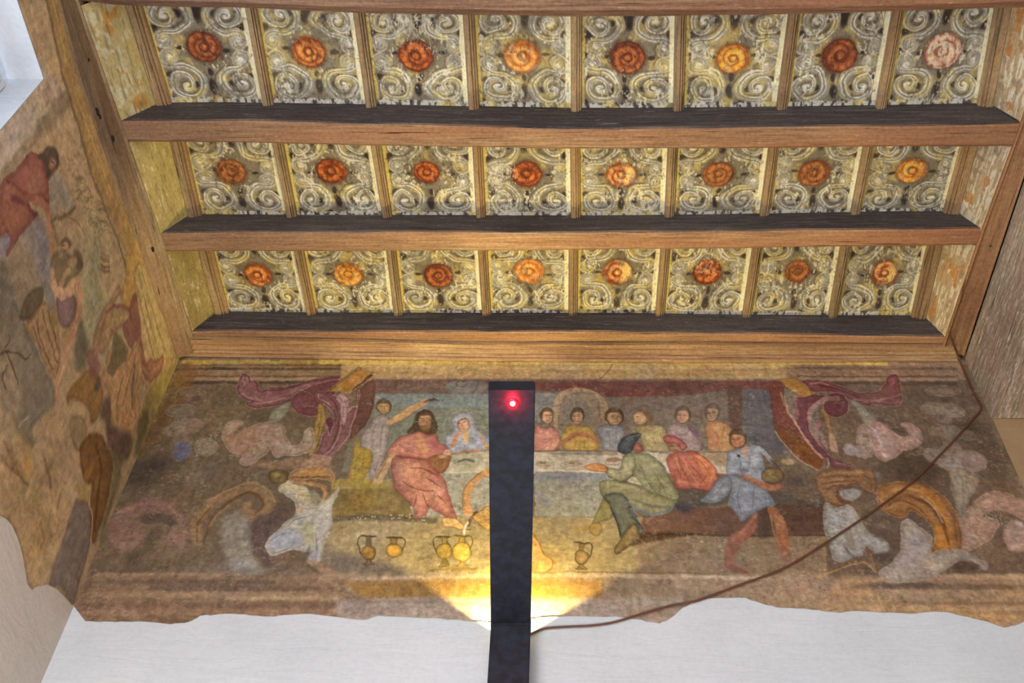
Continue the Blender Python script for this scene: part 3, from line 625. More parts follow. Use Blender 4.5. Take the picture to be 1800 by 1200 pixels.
# red pilot light set in the underside of the arm
led = at_depth(901, 709, 3.43); k = float(np.dot(elL - led, nrm) / np.dot(led - CAM, nrm)); led = led + (led - CAM) * k
def disc(name, c, r, n_, t0, t1, m, par, seg=32):
    a = side; b = np.cross(n_, a); V = []; F = []
    rings = [(r, t0), (r, t1), (r * 0.8, t1 + 0.0012), (r * 0.4, t1 + 0.0018)]
    for rr, tt in rings:
        for q in range(seg):
            an = 2 * math.pi * q / seg; V.append(c + a * rr * math.cos(an) + b * rr * math.sin(an) - n_ * tt)
    for i in range(len(rings) - 1):
        for q in range(seg): F.append((i * seg + q, i * seg + (q + 1) % seg, (i + 1) * seg + (q + 1) % seg, (i + 1) * seg + q))
    F.append(tuple(range((len(rings) - 1) * seg, len(rings) * seg))); return mesh_obj(name, V, F, m, par, True)
def lring(name, c, r0, r1, hgt, m, seg=32):
    a = side; b = np.cross(nrm, a); V = []; F = []
    prof = [(r1, 0.0), (r1 * 0.97, hgt), (r0 * 1.06, hgt), (r0, 0.0)]
    for rr, tt in prof:
        for q in range(seg):
            an = 2 * math.pi * q / seg; V.append(c + a * rr * math.cos(an) + b * rr * math.sin(an) - nrm * tt)
    for i in range(3):
        for q in range(seg): F.append((i * seg + q, i * seg + (q + 1) % seg, (i + 1) * seg + (q + 1) % seg, (i + 1) * seg + q))
    return mesh_obj(name, V, F, m, None, True)
bz = lpar(lring('red_halo', led, 0.0085, 0.0200, 0.0016, M['redring'])); bz['label'] = 'red halo of the pilot light shaped as a glowing ring'  # glow on the arm around the pilot light, built as an emissive ring
lpar(disc('pilot_light', led, 0.0085, nrm, 0.0, 0.002, M['redcore'], None))['label'] = 'white-hot red pilot light'
pl = lamp('pilot_light_glow', 'POINT', tuple(led - nrm * 0.022), (0, 0, 0), 1.3, (1.0, 0.01, 0.04), shadow_soft_size=0.004)
# upward spot hidden behind the stem head
src = np.array([(xl + xr) / 2, -0.050, zt - 0.010])
lpar(box('spot_housing', (src[0] - 0.035, -0.0735, src[2] - 0.075), (src[0] + 0.035, -0.016, src[2] - 0.014), M['lampblack'], None, 0.004))
bulb = lpar(disc('bulb', src - np.array([0, 0, 0.012]), 0.022, np.array([0, 0, -1.0]), 0.0, 0.003, M['bulb'], None))
sp = lamp('mural_spot', 'SPOT', tuple(src), tuple(src + np.array([0.0, 0.08, 1.0])), 80, (1.0, 0.79, 0.24), spot_size=math.radians(112), spot_blend=0.2, shadow_soft_size=0.006)
# ------------------------------------------------------------------ brown cable across the mural
def tube(name, pts, r, m, seg=8):
    P = crom(np.array(pts), False, 6); secs = []
    for i, p in enumerate(P):
        t = P[min(i + 1, len(P) - 1)] - P[max(i - 1, 0)]; t = t / np.linalg.norm(t); a = np.cross(t, (0, 1, 0.2)); a /= np.linalg.norm(a); b = np.cross(t, a)
        secs.append([p + a * r * math.cos(2 * math.pi * q / seg) + b * r * math.sin(2 * math.pi * q / seg) for q in range(seg)])
    o = loft(name, secs, m)
    for f in o.data.polygons: f.use_smooth = True
    return o
CB = [(928,1117),(940,1111),(960,1104),(1000,1101),(1040,1099),(1080,1093),(1130,1078),(1180,1064),(1220,1057),(1260,1043),(1300,1028),(1350,1010),(1390,992),(1450,955),(1510,915),(1560,880),(1600,850),(1640,812),(1680,770),(1706,741),(1722,723)]
cp = [on(x, y, 1, -0.017) for x, y in CB] + [on(x, y, 1, -0.012) for x, y in ((1724,712),(1712,690),(1700,664),(1691,643))] + [on(1684, 625, 2, H - 0.026), on(1676, 604, 2, H - 0.024), on(1668, 584, 2, H - 0.022)]
tag(tube('cable', cp, 0.0046, M['cord']), 'thin brown cable looping from the black lamp across the mural to the upper right corner', 'cable')
# ------------------------------------------------------------------ the two murals

def brushy(c, w_, h_, seed):
    n1 = vnoise(h_, w_, (5, 9), seed, 3)[..., None]; n2 = vnoise(h_, w_, (9, 4), seed + 1, 3)[..., None]; hu = np.stack([vnoise(h_, w_, 16, seed + 2 + i, 3) for i in range(3)], -1)
    return c * (0.80 + 0.20 * n1 + 0.20 * n2) * (0.975 + 0.05 * hu)
def calm_reds(c):
    g = c.mean(-1, keepdims=True); k = np.clip((c[..., :1] - c[..., 1:2] - 32) / 40, 0, 1) * 0.34
    return c * (1 - k) + (g + (c - g) * 0.4 + 2) * k
MU0, MU1, MZ0, MZ1 = -2.0, 2.0, 3.86, 5.53
SU, SV = 330.0, 285.0
mw, mh = int((MU1 - MU0) * SU) + 1, int((MZ1 - MZ0) * SV) + 1
def to_back(px, py):
    p = on(px, py, 1, 0.0); return ((p[0] - MU0) * SU, (MZ1 - p[2]) * SV)
mc = Canvas(mw, mh, to_back, (118, 104, 84), 11)
P, L, B = mc.poly, mc.line, mc.blob
def el(x, y, rx, ry, rot=0.0, n=12):
    c, s = math.cos(rot), math.sin(rot)
    return [(x + rx * math.cos(a) * c - ry * math.sin(a) * s, y + rx * math.cos(a) * s + ry * math.sin(a) * c) for a in [2 * math.pi * k / n for k in range(n)]]
def face(x, y, rx, ry, skin, hair, look=0, rot=0.0, beard=None, hr=1.35, hdx=0.0):
    P(el(x + hdx, y - ry * 0.18, rx * hr * 0.96, ry * 1.12, rot), hair, 0.9, rim=tuple(v * 0.8 for v in hair), rw=4)
    P(el(x, y, rx, ry, rot), skin, 1.0, 1.0, rim=tuple(v * 0.8 for v in skin), rw=5, edge=(90, 70, 54), ew=0.5)
    P([(x - rx * 1.1 + hdx, y - ry * .5), (x - rx * .3, y - ry * 1.0), (x + rx * .7, y - ry * .95), (x + rx * 1.1 + hdx, y - ry * .4), (x + rx * .5, y - ry * .62), (x - rx * .4, y - ry * .62)], hair, 0.9, 1.0)
    d = tuple(v * 0.5 for v in skin); ex = look * rx * 0.22
    for s_ in (-1, 1): L([(x + ex + s_ * rx * .42 - 2, y - ry * .12), (x + ex + s_ * rx * .42 + 2, y - ry * .12)], 2.0, d, 0.85, 0.7, smooth=False); L([(x + ex + s_ * rx * .42 - 3, y - ry * .30), (x + ex + s_ * rx * .42 + 3, y - ry * .32)], 1.0, d, 0.55, 0.7, smooth=False)
    L([(x + ex * 1.3, y - ry * .1), (x + ex * 1.6 + look, y + ry * .25), (x + ex, y + ry * .30)], 1.2, d, 0.6, 0.7)
    L([(x + ex - 2.5, y + ry * .55), (x + ex, y + ry * .60), (x + ex + 2.5, y + ry * .54)], 1.5, (140, 74, 60), 0.8, 0.7)
    B(x + ex + rx * .5, y + ry * .3, 3, 3, (196, 120, 96), 0.4, 0.9); B(x - rx * .3, y - ry * .5, 4, 2.5, tuple(min(255, v * 1.15) for v in skin), 0.5, 0.9)
    if beard: P([(x - rx * .8, y + ry * .35), (x, y + ry * .45), (x + rx * .8, y + ry * .3), (x + rx * .55, y + ry * 1.05), (x - rx * .1, y + ry * 1.25), (x - rx * .6, y + ry * .95)], beard, 0.75); L([(x + ex - 2.5, y + ry * .62), (x + ex + 2.5, y + ry * .6)], 1.4, (150, 90, 74), 0.9, 0.6, smooth=False)
def folds(Ls, col, w=1.6, a=0.6):
    for q in Ls: L(q, w, col, a, 1.0, 0.8)
# ---- grounds
P([(150, 640), (660, 640), (660, 1100), (90, 1100)], (104, 91, 71), 1, 8, smooth=False)
P([(1340, 640), (1700, 640), (1880, 1100), (1340, 1100)], (106, 91, 74), 1, 8, smooth=False)
for x, y, rx, ry, c in [(420, 700, 90, 26, (92, 82, 64)), (330, 690, 60, 30, (112, 98, 78)), (380, 730, 80, 40, (108, 97, 72)), (470, 730, 60, 20, (86, 78, 62)), (230, 840, 70, 34, (74, 64, 54)), (270, 815, 60, 26, (72, 64, 54)), (500, 800, 30, 14, (82, 76, 68)), (400, 830, 90, 30, (106, 92, 74)), (350, 830, 40, 24, (112, 104, 84)), (180, 900, 40, 60, (86, 76, 62)), (480, 905, 60, 50, (88, 76, 70)), (240, 1000, 110, 28, (92, 80, 66)), (420, 1010, 140, 26, (116, 106, 96)), (1460, 700, 60, 40, (102, 92, 80)), (1540, 735, 60, 30, (98, 86, 72)), (1600, 820, 70, 50, (80, 68, 56)), (1740, 800, 50, 60, (96, 80, 62)), (1770, 880, 50, 50, (120, 98, 74)), (1480, 860, 60, 40, (96, 80, 66)), (1740, 970, 60, 40, (126, 106, 82)), (1650, 690, 60, 20, (92, 80, 70)), (1700, 750, 50, 26, (84, 72, 58)), (1600, 900, 60, 60, (98, 84, 74)), (1440, 930, 60, 60, (94, 78, 62))]:
    B(x, y, rx, ry, c, 0.8, 0.9)
# top moulding bands
P([(318, 634), (640, 634), (625, 668), (300, 670)], (134, 112, 80), 1, 3, smooth=False)
for y, c, w_ in ((641, (112, 92, 62), 5), (648, (84, 74, 54), 5), (655, (134, 112, 84), 4), (661, (92, 74, 54), 3), (666, (150, 128, 96), 5), (672, (74, 64, 52), 6)):
    L([(305, y + 1), (400, y), (500, y + 1), (620, y)], w_, c, 0.85, 1.2, smooth=False)
L([(374, 647), (415, 649)], 6, (72, 66, 50), 0.8)
P([(600, 632), (1400, 632), (1440, 668), (600, 668)], (172, 148, 98), 1, 3, smooth=False)
P([(1380, 634), (1690, 634), (1700, 668), (1385, 670)], (140, 116, 90), 1, 3, smooth=False)
L([(610, 642), (900, 646), (1200, 646), (1385, 644)], 8, (188, 164, 104), 0.8, 2, smooth=False)
L([(640, 666), (860, 665), (1100, 668), (1380, 668)], 4, (160, 126, 104), 0.8, 1.5, smooth=False)
for x0, x1, y in ((660, 760, 655), (960, 1100, 652), (1150, 1300, 657), (1220, 1380, 650)): L([(x0, y), (x1, y + 1)], 6, (152, 124, 84), 0.6, 2.5)
L([(1078, 640), (1070, 652), (1062, 660), (1052, 668)], 1.6, (92, 74, 52), 0.8, 0.8)
for y, c, w_ in ((640, (150, 126, 96), 4), (647, (104, 88, 72), 5), (655, (140, 116, 92), 4), (661, (90, 76, 64), 3), (666, (156, 132, 104), 5), (673, (84, 72, 64), 6)):
    L([(1400, y), (1500, y + 1), (1680, y + 1)], w_, c, 0.8, 1.3, smooth=False)
P([(322, 632), (600, 634), (600, 640), (320, 640)], (176, 152, 62), 0.8, 2, smooth=False); P([(560, 632), (1560, 636), (1560, 642), (560, 640)], (206, 180, 84), 0.9, 2, smooth=False)  # yellow strips put the lamp's glow under the cornice into the paint
# orange-brown tint beside the left corner, pale scraped corner at its foot
P([(322, 642), (345, 660), (300, 740), (262, 800), (225, 800), (250, 745)], (114, 84, 50), 0.75, 6)
P([(315, 650), (325, 690), (285, 730), (262, 760), (262, 730)], (128, 108, 52), 0.5, 5)
L([(200, 820), (186, 870), (176, 930)], 6, (122, 108, 80), 0.6, 2)
L([(178, 925), (165, 965), (150, 1000), (134, 1045)], 6, (158, 140, 122), 0.8, 2)
# ---- banquet scene: back wall of the painted hall
P([(655, 666), (1440, 666), (1440, 830), (600, 830), (612, 780), (640, 750)], (114, 110, 94), 1, 2, smooth=False)
P([(660, 690), (860, 690), (860, 800), (640, 800), (656, 740)], (116, 124, 108), 1, 3, smooth=False)
P([(662, 692), (862, 692), (990, 692), (985, 715), (760, 718), (665, 706)], (116, 130, 128), 0.9, 4, smooth=False)
P([(657, 668), (1050, 668), (1050, 690), (657, 692)], (110, 86, 76), 0.95, 2, smooth=False)
P([(700, 676), (860, 676), (860, 692), (700, 692)], (112, 98, 86), 0.8, 3, smooth=False); P([(790, 672), (850, 672), (848, 690), (792, 688)], (118, 124, 124), 0.8, 4)
L([(806, 670), (802, 676), (812, 680), (822, 674)], 1.6, (96, 72, 52), 0.8); L([(842, 672), (836, 684), (830, 692)], 2, (98, 74, 56), 0.7); L([(850, 672), (844, 682), (838, 690)], 1.5, (140, 112, 84), 0.6)
P([(940, 672), (1440, 670), (1370, 684), (1280, 686), (1190, 697), (1060, 697), (960, 686)], (112, 66, 60), 0.9, 3)
P([(1040, 674), (1180, 674), (1200, 684), (1040, 686)], (104, 78, 76), 0.6, 5)
P([(1070, 700), (1300, 692), (1300, 790), (1070, 790)], (116, 106, 94), 0.9, 6, smooth=False)
P([(940, 690), (985, 690), (980, 740), (940, 740)], (118, 122, 118), 0.8, 5, smooth=False)
P([(1277, 676), (1306, 676), (1306, 790), (1284, 780)], (96, 72, 62), 0.9, 2.5, smooth=False)
B(1150, 715, 60, 12, (100, 94, 86), 0.5, 0.9); B(1235, 755, 12, 22, (118, 112, 96), 0.7, 0.8)
# arch
P([(984, 790), (972, 722), (972, 708), (980, 692), (997, 684), (1017, 681), (1038, 684), (1057, 695), (1067, 708), (1070, 725), (1068, 790)], (158, 140, 110), 1, 1.3, edge=(120, 104, 80), ew=0.6)
P([(984, 795), (984, 720), (988, 706), (998, 695), (1013, 690), (1036, 691), (1048, 700), (1054, 716), (1054, 795)], (126, 120, 106), 1, 1.2, edge=(98, 88, 72), ew=0.7)
P([(1020, 694), (1036, 693), (1047, 702), (1053, 717), (1053, 790), (1040, 790), (1036, 720)], (146, 132, 106), 0.7, 4)
L([(1052, 700), (1054, 725), (1060, 745)], 1.2, (120, 104, 78), 0.7); L([(972, 712), (984, 712)], 1.2, (112, 96, 72), 0.8, smooth=False)
# numbered plaque
P([(1307, 683), (1353, 686), (1359, 732), (1368, 768), (1392, 796), (1360, 812), (1337, 790), (1307, 770)], (94, 94, 98), 1, 2, smooth=False)
for y, xs in ((694, (1314, 1323, 1332, 1349)), (714, (1317, 1329, 1343, 1353)), (735, (1312, 1328, 1347)), (760, (1317, 1335, 1346))):
    for x in xs: P(el(x, y, 3.2, 6.5, 0.05), (94, 94, 98), 0.0, 1, edge=(138, 138, 140), ew=0.55)
L([(1322, 690), (1319, 694), (1325, 697), (1322, 701)], 1.1, (136, 136, 138), 0.8); L([(1319, 708), (1316, 716), (1324, 716)], 1.1, (136, 136, 138), 0.8)
for y in (703, 724, 747): L([(1309, y), (1356, y + 1)], 1.0, (78, 76, 80), 0.6, smooth=False)
B(1325, 772, 12, 8, (78, 76, 76), 0.7, 0.9)
# ---- guests behind the table
def torso(pts, c, fl=()):
    P(pts, c, 1, 1.3, rim=tuple(v * 0.78 for v in c), rw=8, edge=tuple(v * 0.6 for v in c), ew=0.5); folds(fl, tuple(v * 0.7 for v in c))
torso([(940, 750), (955, 752), (968, 750), (979, 758), (984, 777), (974, 793), (940, 795)], (190, 128, 108), [[(945, 770), (958, 778), (972, 768)], [(950, 790), (962, 784)]])
face(962, 732, 10, 13, (188, 150, 112), (92, 78, 58), 1)
L([(981, 775), (972, 784), (956, 795), (938, 803)], 8, (198, 146, 114), 1, 1, 0.2)
torso([(1002, 747), (1020, 748), (1037, 753), (1048, 767), (1048, 792), (996, 792), (986, 772), (991, 757)], (188, 158, 82), [[(1008, 792), (1012, 775)], [(1026, 790), (1028, 772)]])
face(1015, 733, 9.5, 13, (186, 150, 112), (84, 72, 54), -1, 0.15)
L([(984, 782), (998, 772), (1012, 763), (1028, 766)], 8, (166, 112, 80), 1, 1, 0.3); L([(1054, 777), (1046, 770), (1030, 764), (1014, 762)], 8, (168, 116, 82), 1, 1, 0.4)
torso([(1047, 756), (1062, 746), (1088, 747), (1098, 760), (1092, 773), (1088, 792), (1060, 792), (1057, 772)], (140, 146, 148), [[(1070, 760), (1074, 785)], [(1084, 758), (1082, 780)]])
face(1080, 734, 12.5, 14, (184, 150, 112), (86, 74, 56), 1, -0.1)
torso([(1116, 752), (1138, 747), (1163, 748), (1173, 767), (1173, 793), (1136, 793), (1127, 770)], (160, 150, 106), [[(1140, 765), (1150, 775), (1146, 792)], [(1160, 758), (1164, 780)]])
P(el(1132, 733, 17, 14, 0.3), (112, 92, 66), 0.9, 1.5); P(el(1124, 735, 12, 12.5, 0.2), (178, 148, 114), 1, 1, rim=(146, 116, 88), rw=5, edge=(96, 76, 58), ew=0.4)
L([(1118, 732), (1122, 732)], 1.8, (90, 66, 50), 0.8); L([(1114, 736), (1111, 739), (1115, 741)], 1.2, (110, 80, 60), 0.7); L([(1117, 743), (1122, 743)], 1.3, (140, 80, 64), 0.8); L([(1132, 752), (1140, 757), (1150, 753)], 1.6, (160, 96, 80), 0.7)
torso([(1172, 752), (1190, 745), (1213, 748), (1228, 763), (1232, 792), (1180, 792)], (150, 134, 130), [[(1186, 765), (1204, 762), (1216, 752)], [(1196, 790), (1200, 772)]])
P([(1208, 747), (1216, 748), (1228, 764), (1226, 770), (1214, 758)], (106, 82, 106), 0.8, 2)
face(1200, 731, 11.5, 14, (174, 142, 112), (96, 86, 72), -1, 0.1)
torso([(1243, 743), (1267, 740), (1285, 752), (1284, 767), (1292, 793), (1250, 794), (1242, 767)], (178, 138, 92), [[(1250, 752), (1262, 768), (1258, 788)], [(1272, 748), (1268, 770)]])
P([(1246, 746), (1256, 756), (1264, 780), (1252, 790), (1244, 768)], (176, 118, 90), 0.6, 3)
face(1252, 727, 11, 14, (166, 138, 108), (104, 94, 78), -1, 0.1)
# left servant with raised arm
B(620, 820, 26, 30, (112, 108, 96), 0.7, 0.9)
torso([(663, 732), (680, 730), (688, 747), (684, 767), (680, 790), (672, 823), (662, 843), (636, 843), (646, 810), (636, 787), (636, 767), (650, 743)], (146, 138, 128), [[(660, 745), (652, 775)], [(672, 745), (668, 790)], [(656, 800), (650, 836)], [(668, 800), (660, 830)]])
P([(622, 784), (630, 766), (634, 785), (652, 790), (654, 812), (640, 842), (614, 842), (618, 810)], (158, 138, 58), 1, 1.5, rim=(128, 110, 48), rw=6); folds([[(628, 790), (624, 835)], [(640, 795), (636, 838)]], (122, 104, 46))
L([(686, 742), (706, 731), (728, 716), (750, 705)], 13, (182, 142, 94), 1, 1.2, 0.25); L([(690, 748), (712, 736), (734, 722)], 1.5, (128, 92, 60), 0.7)
L([(745, 707), (758, 703), (772, 704)], 6, (92, 82, 76), 0.9, 1.5, 0.5); B(760, 702, 10, 3, (72, 66, 64), 0.8)
face(675, 716, 11, 12, (172, 144, 94), (92, 80, 56), 0)
# hooded woman
P([(795, 738), (805, 727), (822, 727), (833, 736), (837, 752), (850, 763), (862, 770), (862, 790), (825, 791), (798, 798), (785, 782), (785, 768), (797, 757)], (152, 158, 166), 1, 1.4, rim=(124, 130, 140), rw=7, edge=(104, 106, 112), ew=0.6)
P(el(815, 747, 10.5, 12.5, 0.2), (186, 146, 114), 1, 1, rim=(150, 112, 86), rw=5, edge=(90, 70, 60), ew=0.6)
L([(806, 744), (810, 743)], 2, (96, 70, 54), .8); L([(815, 742), (819, 741)], 2, (96, 70, 54), .8); L([(812, 745), (811, 749), (814, 750)], 1.1, (110, 80, 60), .7); L([(811, 754), (816, 754)], 1.5, (146, 80, 66), .8)
P([(812, 758), (822, 757), (824, 772), (816, 778)], (178, 148, 94), 0.9, 1.2); L([(806, 762), (800, 772), (795, 784)], 7, (186, 132, 82), 1, 1, 0.3)
folds([[(836, 760), (846, 775), (848, 788)], [(826, 768), (822, 788)], [(800, 735), (798, 755)]], (120, 126, 138))
L([(802, 797), (830, 792), (862, 794)], 5, (158, 118, 82), 0.9); L([(846, 766), (854, 782), (862, 790)], 5, (176, 142, 84), 0.8)
# ---- the table
P([(783, 800), (860, 793), (1180, 791), (1300, 793), (1300, 832), (775, 832)], (174, 168, 148), 1, 1.2, smooth=False)
P([(783, 800), (862, 793), (862, 829), (775, 831)], (160, 158, 130), 1, 1.5, smooth=False)
P([(1180, 791), (1300, 793), (1300, 820), (1180, 815)], (152, 134, 106), 1, 2, smooth=False)
L([(940, 793), (1000, 792), (1090, 793), (1180, 793), (1280, 794)], 3, (98, 90, 74), 0.8, 1, smooth=False); L([(970, 797), (1010, 797), (1085, 797)], 5, (116, 108, 94), 0.6, 1.5)
P([(775, 830), (862, 830), (862, 912), (700, 912)], (148, 150, 130), 1, 1.2, smooth=False)
P([(940, 829), (1070, 829), (1120, 912), (940, 912)], (136, 140, 126), 1, 1.2, smooth=False); P([(940, 829), (1068, 830), (1066, 843), (940, 846)], (120, 126, 134), 0.9, 2.5, smooth=False)
B(965, 882, 16, 9, (128, 130, 142), 0.7, 0.9); B(948, 870, 10, 7, (132, 134, 148), 0.6); L([(1018, 830), (1016, 845), (1014, 858)], 1.5, (168, 164, 140), 0.6); L([(980, 832), (981, 900)], 1.2, (156, 156, 138), 0.5)
L([(940, 826), (1000, 827), (1060, 829)], 3, (190, 184, 160), 0.8, 1, smooth=False); L([(775, 831), (860, 829)], 3, (184, 182, 152), 0.8, smooth=False)
for x, y, rx in ((957, 815, 14), (1008, 815, 14)): P(el(x, y, rx, 4), (158, 148, 112), 0.5, 1, edge=(104, 92, 60), ew=0.7); B(x - 3, y - 1, 6, 2, (96, 86, 60), 0.7)
P(el(816, 811, 19, 6), (150, 150, 126), 0.7, 1, edge=(102, 100, 82), ew=0.7); L([(806, 811), (818, 808), (832, 811)], 4, (84, 86, 70), 0.8)
P(el(1078, 811, 15, 6), (176, 158, 136), 1, 1, edge=(120, 104, 84), ew=0.6); P(el(1078, 808, 14, 4), (132, 116, 94), 1, 1)
L([(1160, 795), (1178, 797)], 3, (110, 98, 76), 0.7); L([(700, 911), (860, 909), (1130, 908)], 2.5, (104, 92, 68), 0.7, smooth=False)
# ---- benches and floor
P([(583, 858), (700, 856), (730, 912), (583, 912)], (126, 108, 56), 1, 1.5, smooth=False); B(600, 875, 22, 20, (104, 88, 52), 0.8, 0.9); B(670, 878, 40, 14, (146, 128, 62), 0.7, 0.9)
P([(583, 843), (692, 841), (692, 858), (583, 860)], (144, 128, 62), 1, 1.3, smooth=False)
P([(583, 910), (760, 908), (860, 908), (1140, 908), (1290, 930), (1452, 932), (1452, 1010), (562, 1010), (568, 960)], (150, 136, 94), 1, 2, smooth=False)
P([(1120, 938), (1450, 936), (1450, 1010), (1120, 1010)], (126, 108, 86), 0.95, 6, smooth=False)
P([(570, 960), (660, 985), (740, 1010), (562, 1012)], (112, 104, 88), 0.95, 8, smooth=False); B(610, 990, 40, 14, (98, 90, 80), 0.6, 0.9); B(640, 945, 40, 14, (150, 140, 104), 0.6, 0.9)
L([(585, 913), (640, 908), (700, 911), (765, 914)], 9, (88, 82, 62), 0.85, 2.5); B(600, 928, 40, 10, (136, 122, 76), 0.7)
for k in range(60): x = rng.uniform(586, 750); B(x, 909 + rng.uniform(-5, 5), rng.uniform(.8, 2), rng.uniform(.8, 1.6), (184, 176, 150) if k % 2 else (76, 70, 56), 0.8, 0.5)
P([(1130, 895), (1300, 890), (1450, 885), (1452, 940), (1126, 940)], (104, 78, 64), 1, 2, smooth=False); P([(1330, 886), (1450, 885), (1450, 938), (1360, 938)], (90, 70, 56), 0.9, 4, smooth=False)
P([(1190, 856), (1300, 862), (1450, 850), (1450, 888), (1300, 880), (1190, 896)], (88, 82, 72), 0.95, 4); B(1200, 892, 26, 14, (62, 62, 72), 0.8, 0.8); B(1250, 880, 40, 12, (84, 82, 74), 0.7)
L([(1126, 942), (1180, 938), (1300, 941), (1450, 940)], 3, (70, 54, 42), 0.7, smooth=False)
P([(1290, 800), (1440, 810), (1450, 860), (1340, 860)], (112, 98, 80), 0.9, 6); B(1400, 845, 26, 14, (82, 74, 74), 0.8, 0.9); B(1385, 812, 14, 7, (168, 150, 116), 0.7); B(1410, 800, 30, 10, (120, 108, 88), 0.6); B(1420, 870, 30, 12, (116, 94, 74), 0.6)
for k in range(70): x = rng.uniform(1180, 1420); B(x, rng.uniform(945, 1003), rng.uniform(1, 3), rng.uniform(.8, 1.6), (166, 152, 128) if k % 3 else (104, 90, 74), 0.7, 0.6)
# ---- seated man in a pink-red robe
P([(732, 727), (745, 721), (760, 725), (767, 742), (768, 758), (758, 766), (735, 762), (718, 762), (716, 756), (726, 746)], (78, 66, 48), 1, 1.5)
torso([(717, 763), (735, 758), (753, 763), (767, 762), (772, 777), (788, 786), (778, 799), (750, 808), (700, 803), (680, 798), (690, 780), (703, 768)], (184, 112, 90), [[(700, 780), (715, 790), (740, 800)], [(730, 765), (742, 785), (750, 800)], [(755, 775), (770, 788)], [(690, 792), (710, 798)]])
P([(732, 764), (744, 768), (752, 788), (748, 800), (736, 785)], (194, 138, 84), 0.75, 4); P([(758, 765), (770, 778), (784, 787), (770, 797), (755, 785)], (158, 88, 86), 0.7, 4)
face(747, 740, 12, 16, (172, 138, 96), (80, 68, 50), 1, 0.05, beard=(112, 84, 54), hr=1.15); L([(738, 735), (756, 735)], 1.2, (100, 76, 52), 0.6)
P([(750, 807), (777, 798), (794, 802), (786, 823), (774, 833), (756, 822)], (138, 96, 60), 1, 1.5, rim=(108, 70, 44), rw=6)
L([(689, 802), (677, 822), (666, 842), (662, 848)], 13, (176, 146, 100), 1, 1, 0.2); L([(683, 803), (671, 824), (662, 842)], 1.4, (110, 84, 56), 0.7)
B(787, 795, 8, 7, (190, 152, 116), 1, 0.4); B(778, 802, 8, 5, (188, 150, 116), 0.8)
P([(690, 808), (700, 800), (725, 804), (748, 807), (768, 830), (781, 842), (789, 868), (800, 900), (803, 913), (786, 908), (768, 900), (755, 889), (748, 905), (730, 912), (727, 893), (712, 876), (694, 856), (690, 832)], (188, 126, 96), 1, 1.3, rim=(148, 80, 68), rw=14, edge=(120, 66, 56), ew=0.7)
B(724, 828, 26, 16, (196, 146, 108), 0.7, 0.9); B(772, 862, 14, 16, (212, 150, 124), 0.75, 0.9); B(712, 858, 14, 10, (152, 92, 80), 0.6); B(735, 885, 8, 16, (186, 120, 100), 0.7)
folds([[(700, 802), (724, 805), (746, 808)], [(720, 822), (745, 824), (770, 836)], [(708, 846), (735, 860), (762, 862)], [(742, 866), (750, 884), (756, 892)], [(733, 868), (728, 890)], [(768, 870), (785, 885)], [(752, 840), (775, 856)]], (112, 62, 48), 2.0, 0.75)
P([(780, 909), (800, 911), (814, 923), (812, 931), (795, 926), (780, 925)], (196, 162, 98), 1, 1.2, edge=(120, 88, 50), ew=0.7)
# kneeling servant, mostly behind the lamp
L([(860, 828), (842, 838), (828, 852), (820, 872), (821, 898)], 13, (184, 138, 80), 1, 1.2, 0.15); L([(848, 828), (830, 842), (815, 862), (814, 890)], 1.4, (116, 80, 46), 0.7)
P([(818, 890), (830, 890), (834, 902), (826, 908), (818, 903)], (190, 142, 84), 1); P([(832, 908), (845, 898), (862, 890), (862, 930), (845, 922)], (180, 144, 74), 1, edge=(112, 84, 44), ew=0.6)
L([(838, 900), (830, 908), (823, 922)], 5, (96, 82, 54), 0.9); L([(833, 900), (840, 901)], 2, (80, 66, 44), 0.8); L([(822, 918), (817, 928), (815, 942)], 4, (206, 198, 170), 0.9); L([(820, 930), (828, 929)], 2, (96, 72, 44), 0.8)
P([(846, 1003), (862, 992), (862, 1006)], (186, 144, 84), 1)
P([(930, 938), (940, 943), (949, 955), (955, 972), (971, 985), (966, 999), (948, 1010), (930, 1008)], (190, 146, 86), 1, 1.3, edge=(124, 86, 46), ew=0.8); B(938, 995, 8, 10, (130, 112, 54), 0.7)
L([(936, 878), (941, 885), (937, 893)], 2, (110, 84, 50), 0.8)
# ---- jugs
def jug(x, y, rx, ry, nh, foot, col, gold, hs):
    d = tuple(v * 0.55 for v in col)
    L([(x + hs * 5, y - ry - nh + 1), (x + hs * 14, y - ry - nh), (x + hs * 19, y - ry - nh * .4), (x + hs * 15, y - ry * .2), (x + hs * rx, y + 1)], 1.6, d, 0.9, 0.8)
    if foot: P([(x - 3, y + ry - 2), (x + 3, y + ry - 2), (x + 4, y + ry + 4), (x + 10, y + ry + foot), (x - 10, y + ry + foot), (x - 4, y + ry + 4)], col, 1, 1, edge=d, ew=0.5, smooth=False)
    P([(x - 5, y - ry + 2), (x - 4, y - ry - nh + 4), (x - 10, y - ry - nh), (x + 10, y - ry - nh), (x + 4, y - ry - nh + 4), (x + 5, y - ry + 2)], col, 1, 1, edge=d, ew=0.5, smooth=False)
    P(el(x, y, rx, ry), gold, 1, 1, rim=col, rw=6, edge=d, ew=0.6); L([(x - 13, y - ry - nh), (x + 12, y - ry - nh + 1)], 2, d, 0.8)
jug(648, 971, 13, 12, 18, 9, (108, 90, 60), (158, 124, 50), -1)
jug(693, 967, 14, 12, 11, 0, (132, 108, 56), (196, 150, 52), 1)
jug(781, 968, 14, 13, 13, 14, (134, 116, 58), (166, 142, 60), -1)
jug(812, 970, 16, 17, 12, 7, (170, 146, 62), (196, 168, 70), 1)
jug(1022, 978, 12, 12, 13, 9, (122, 102, 64), (148, 124, 78), 1)
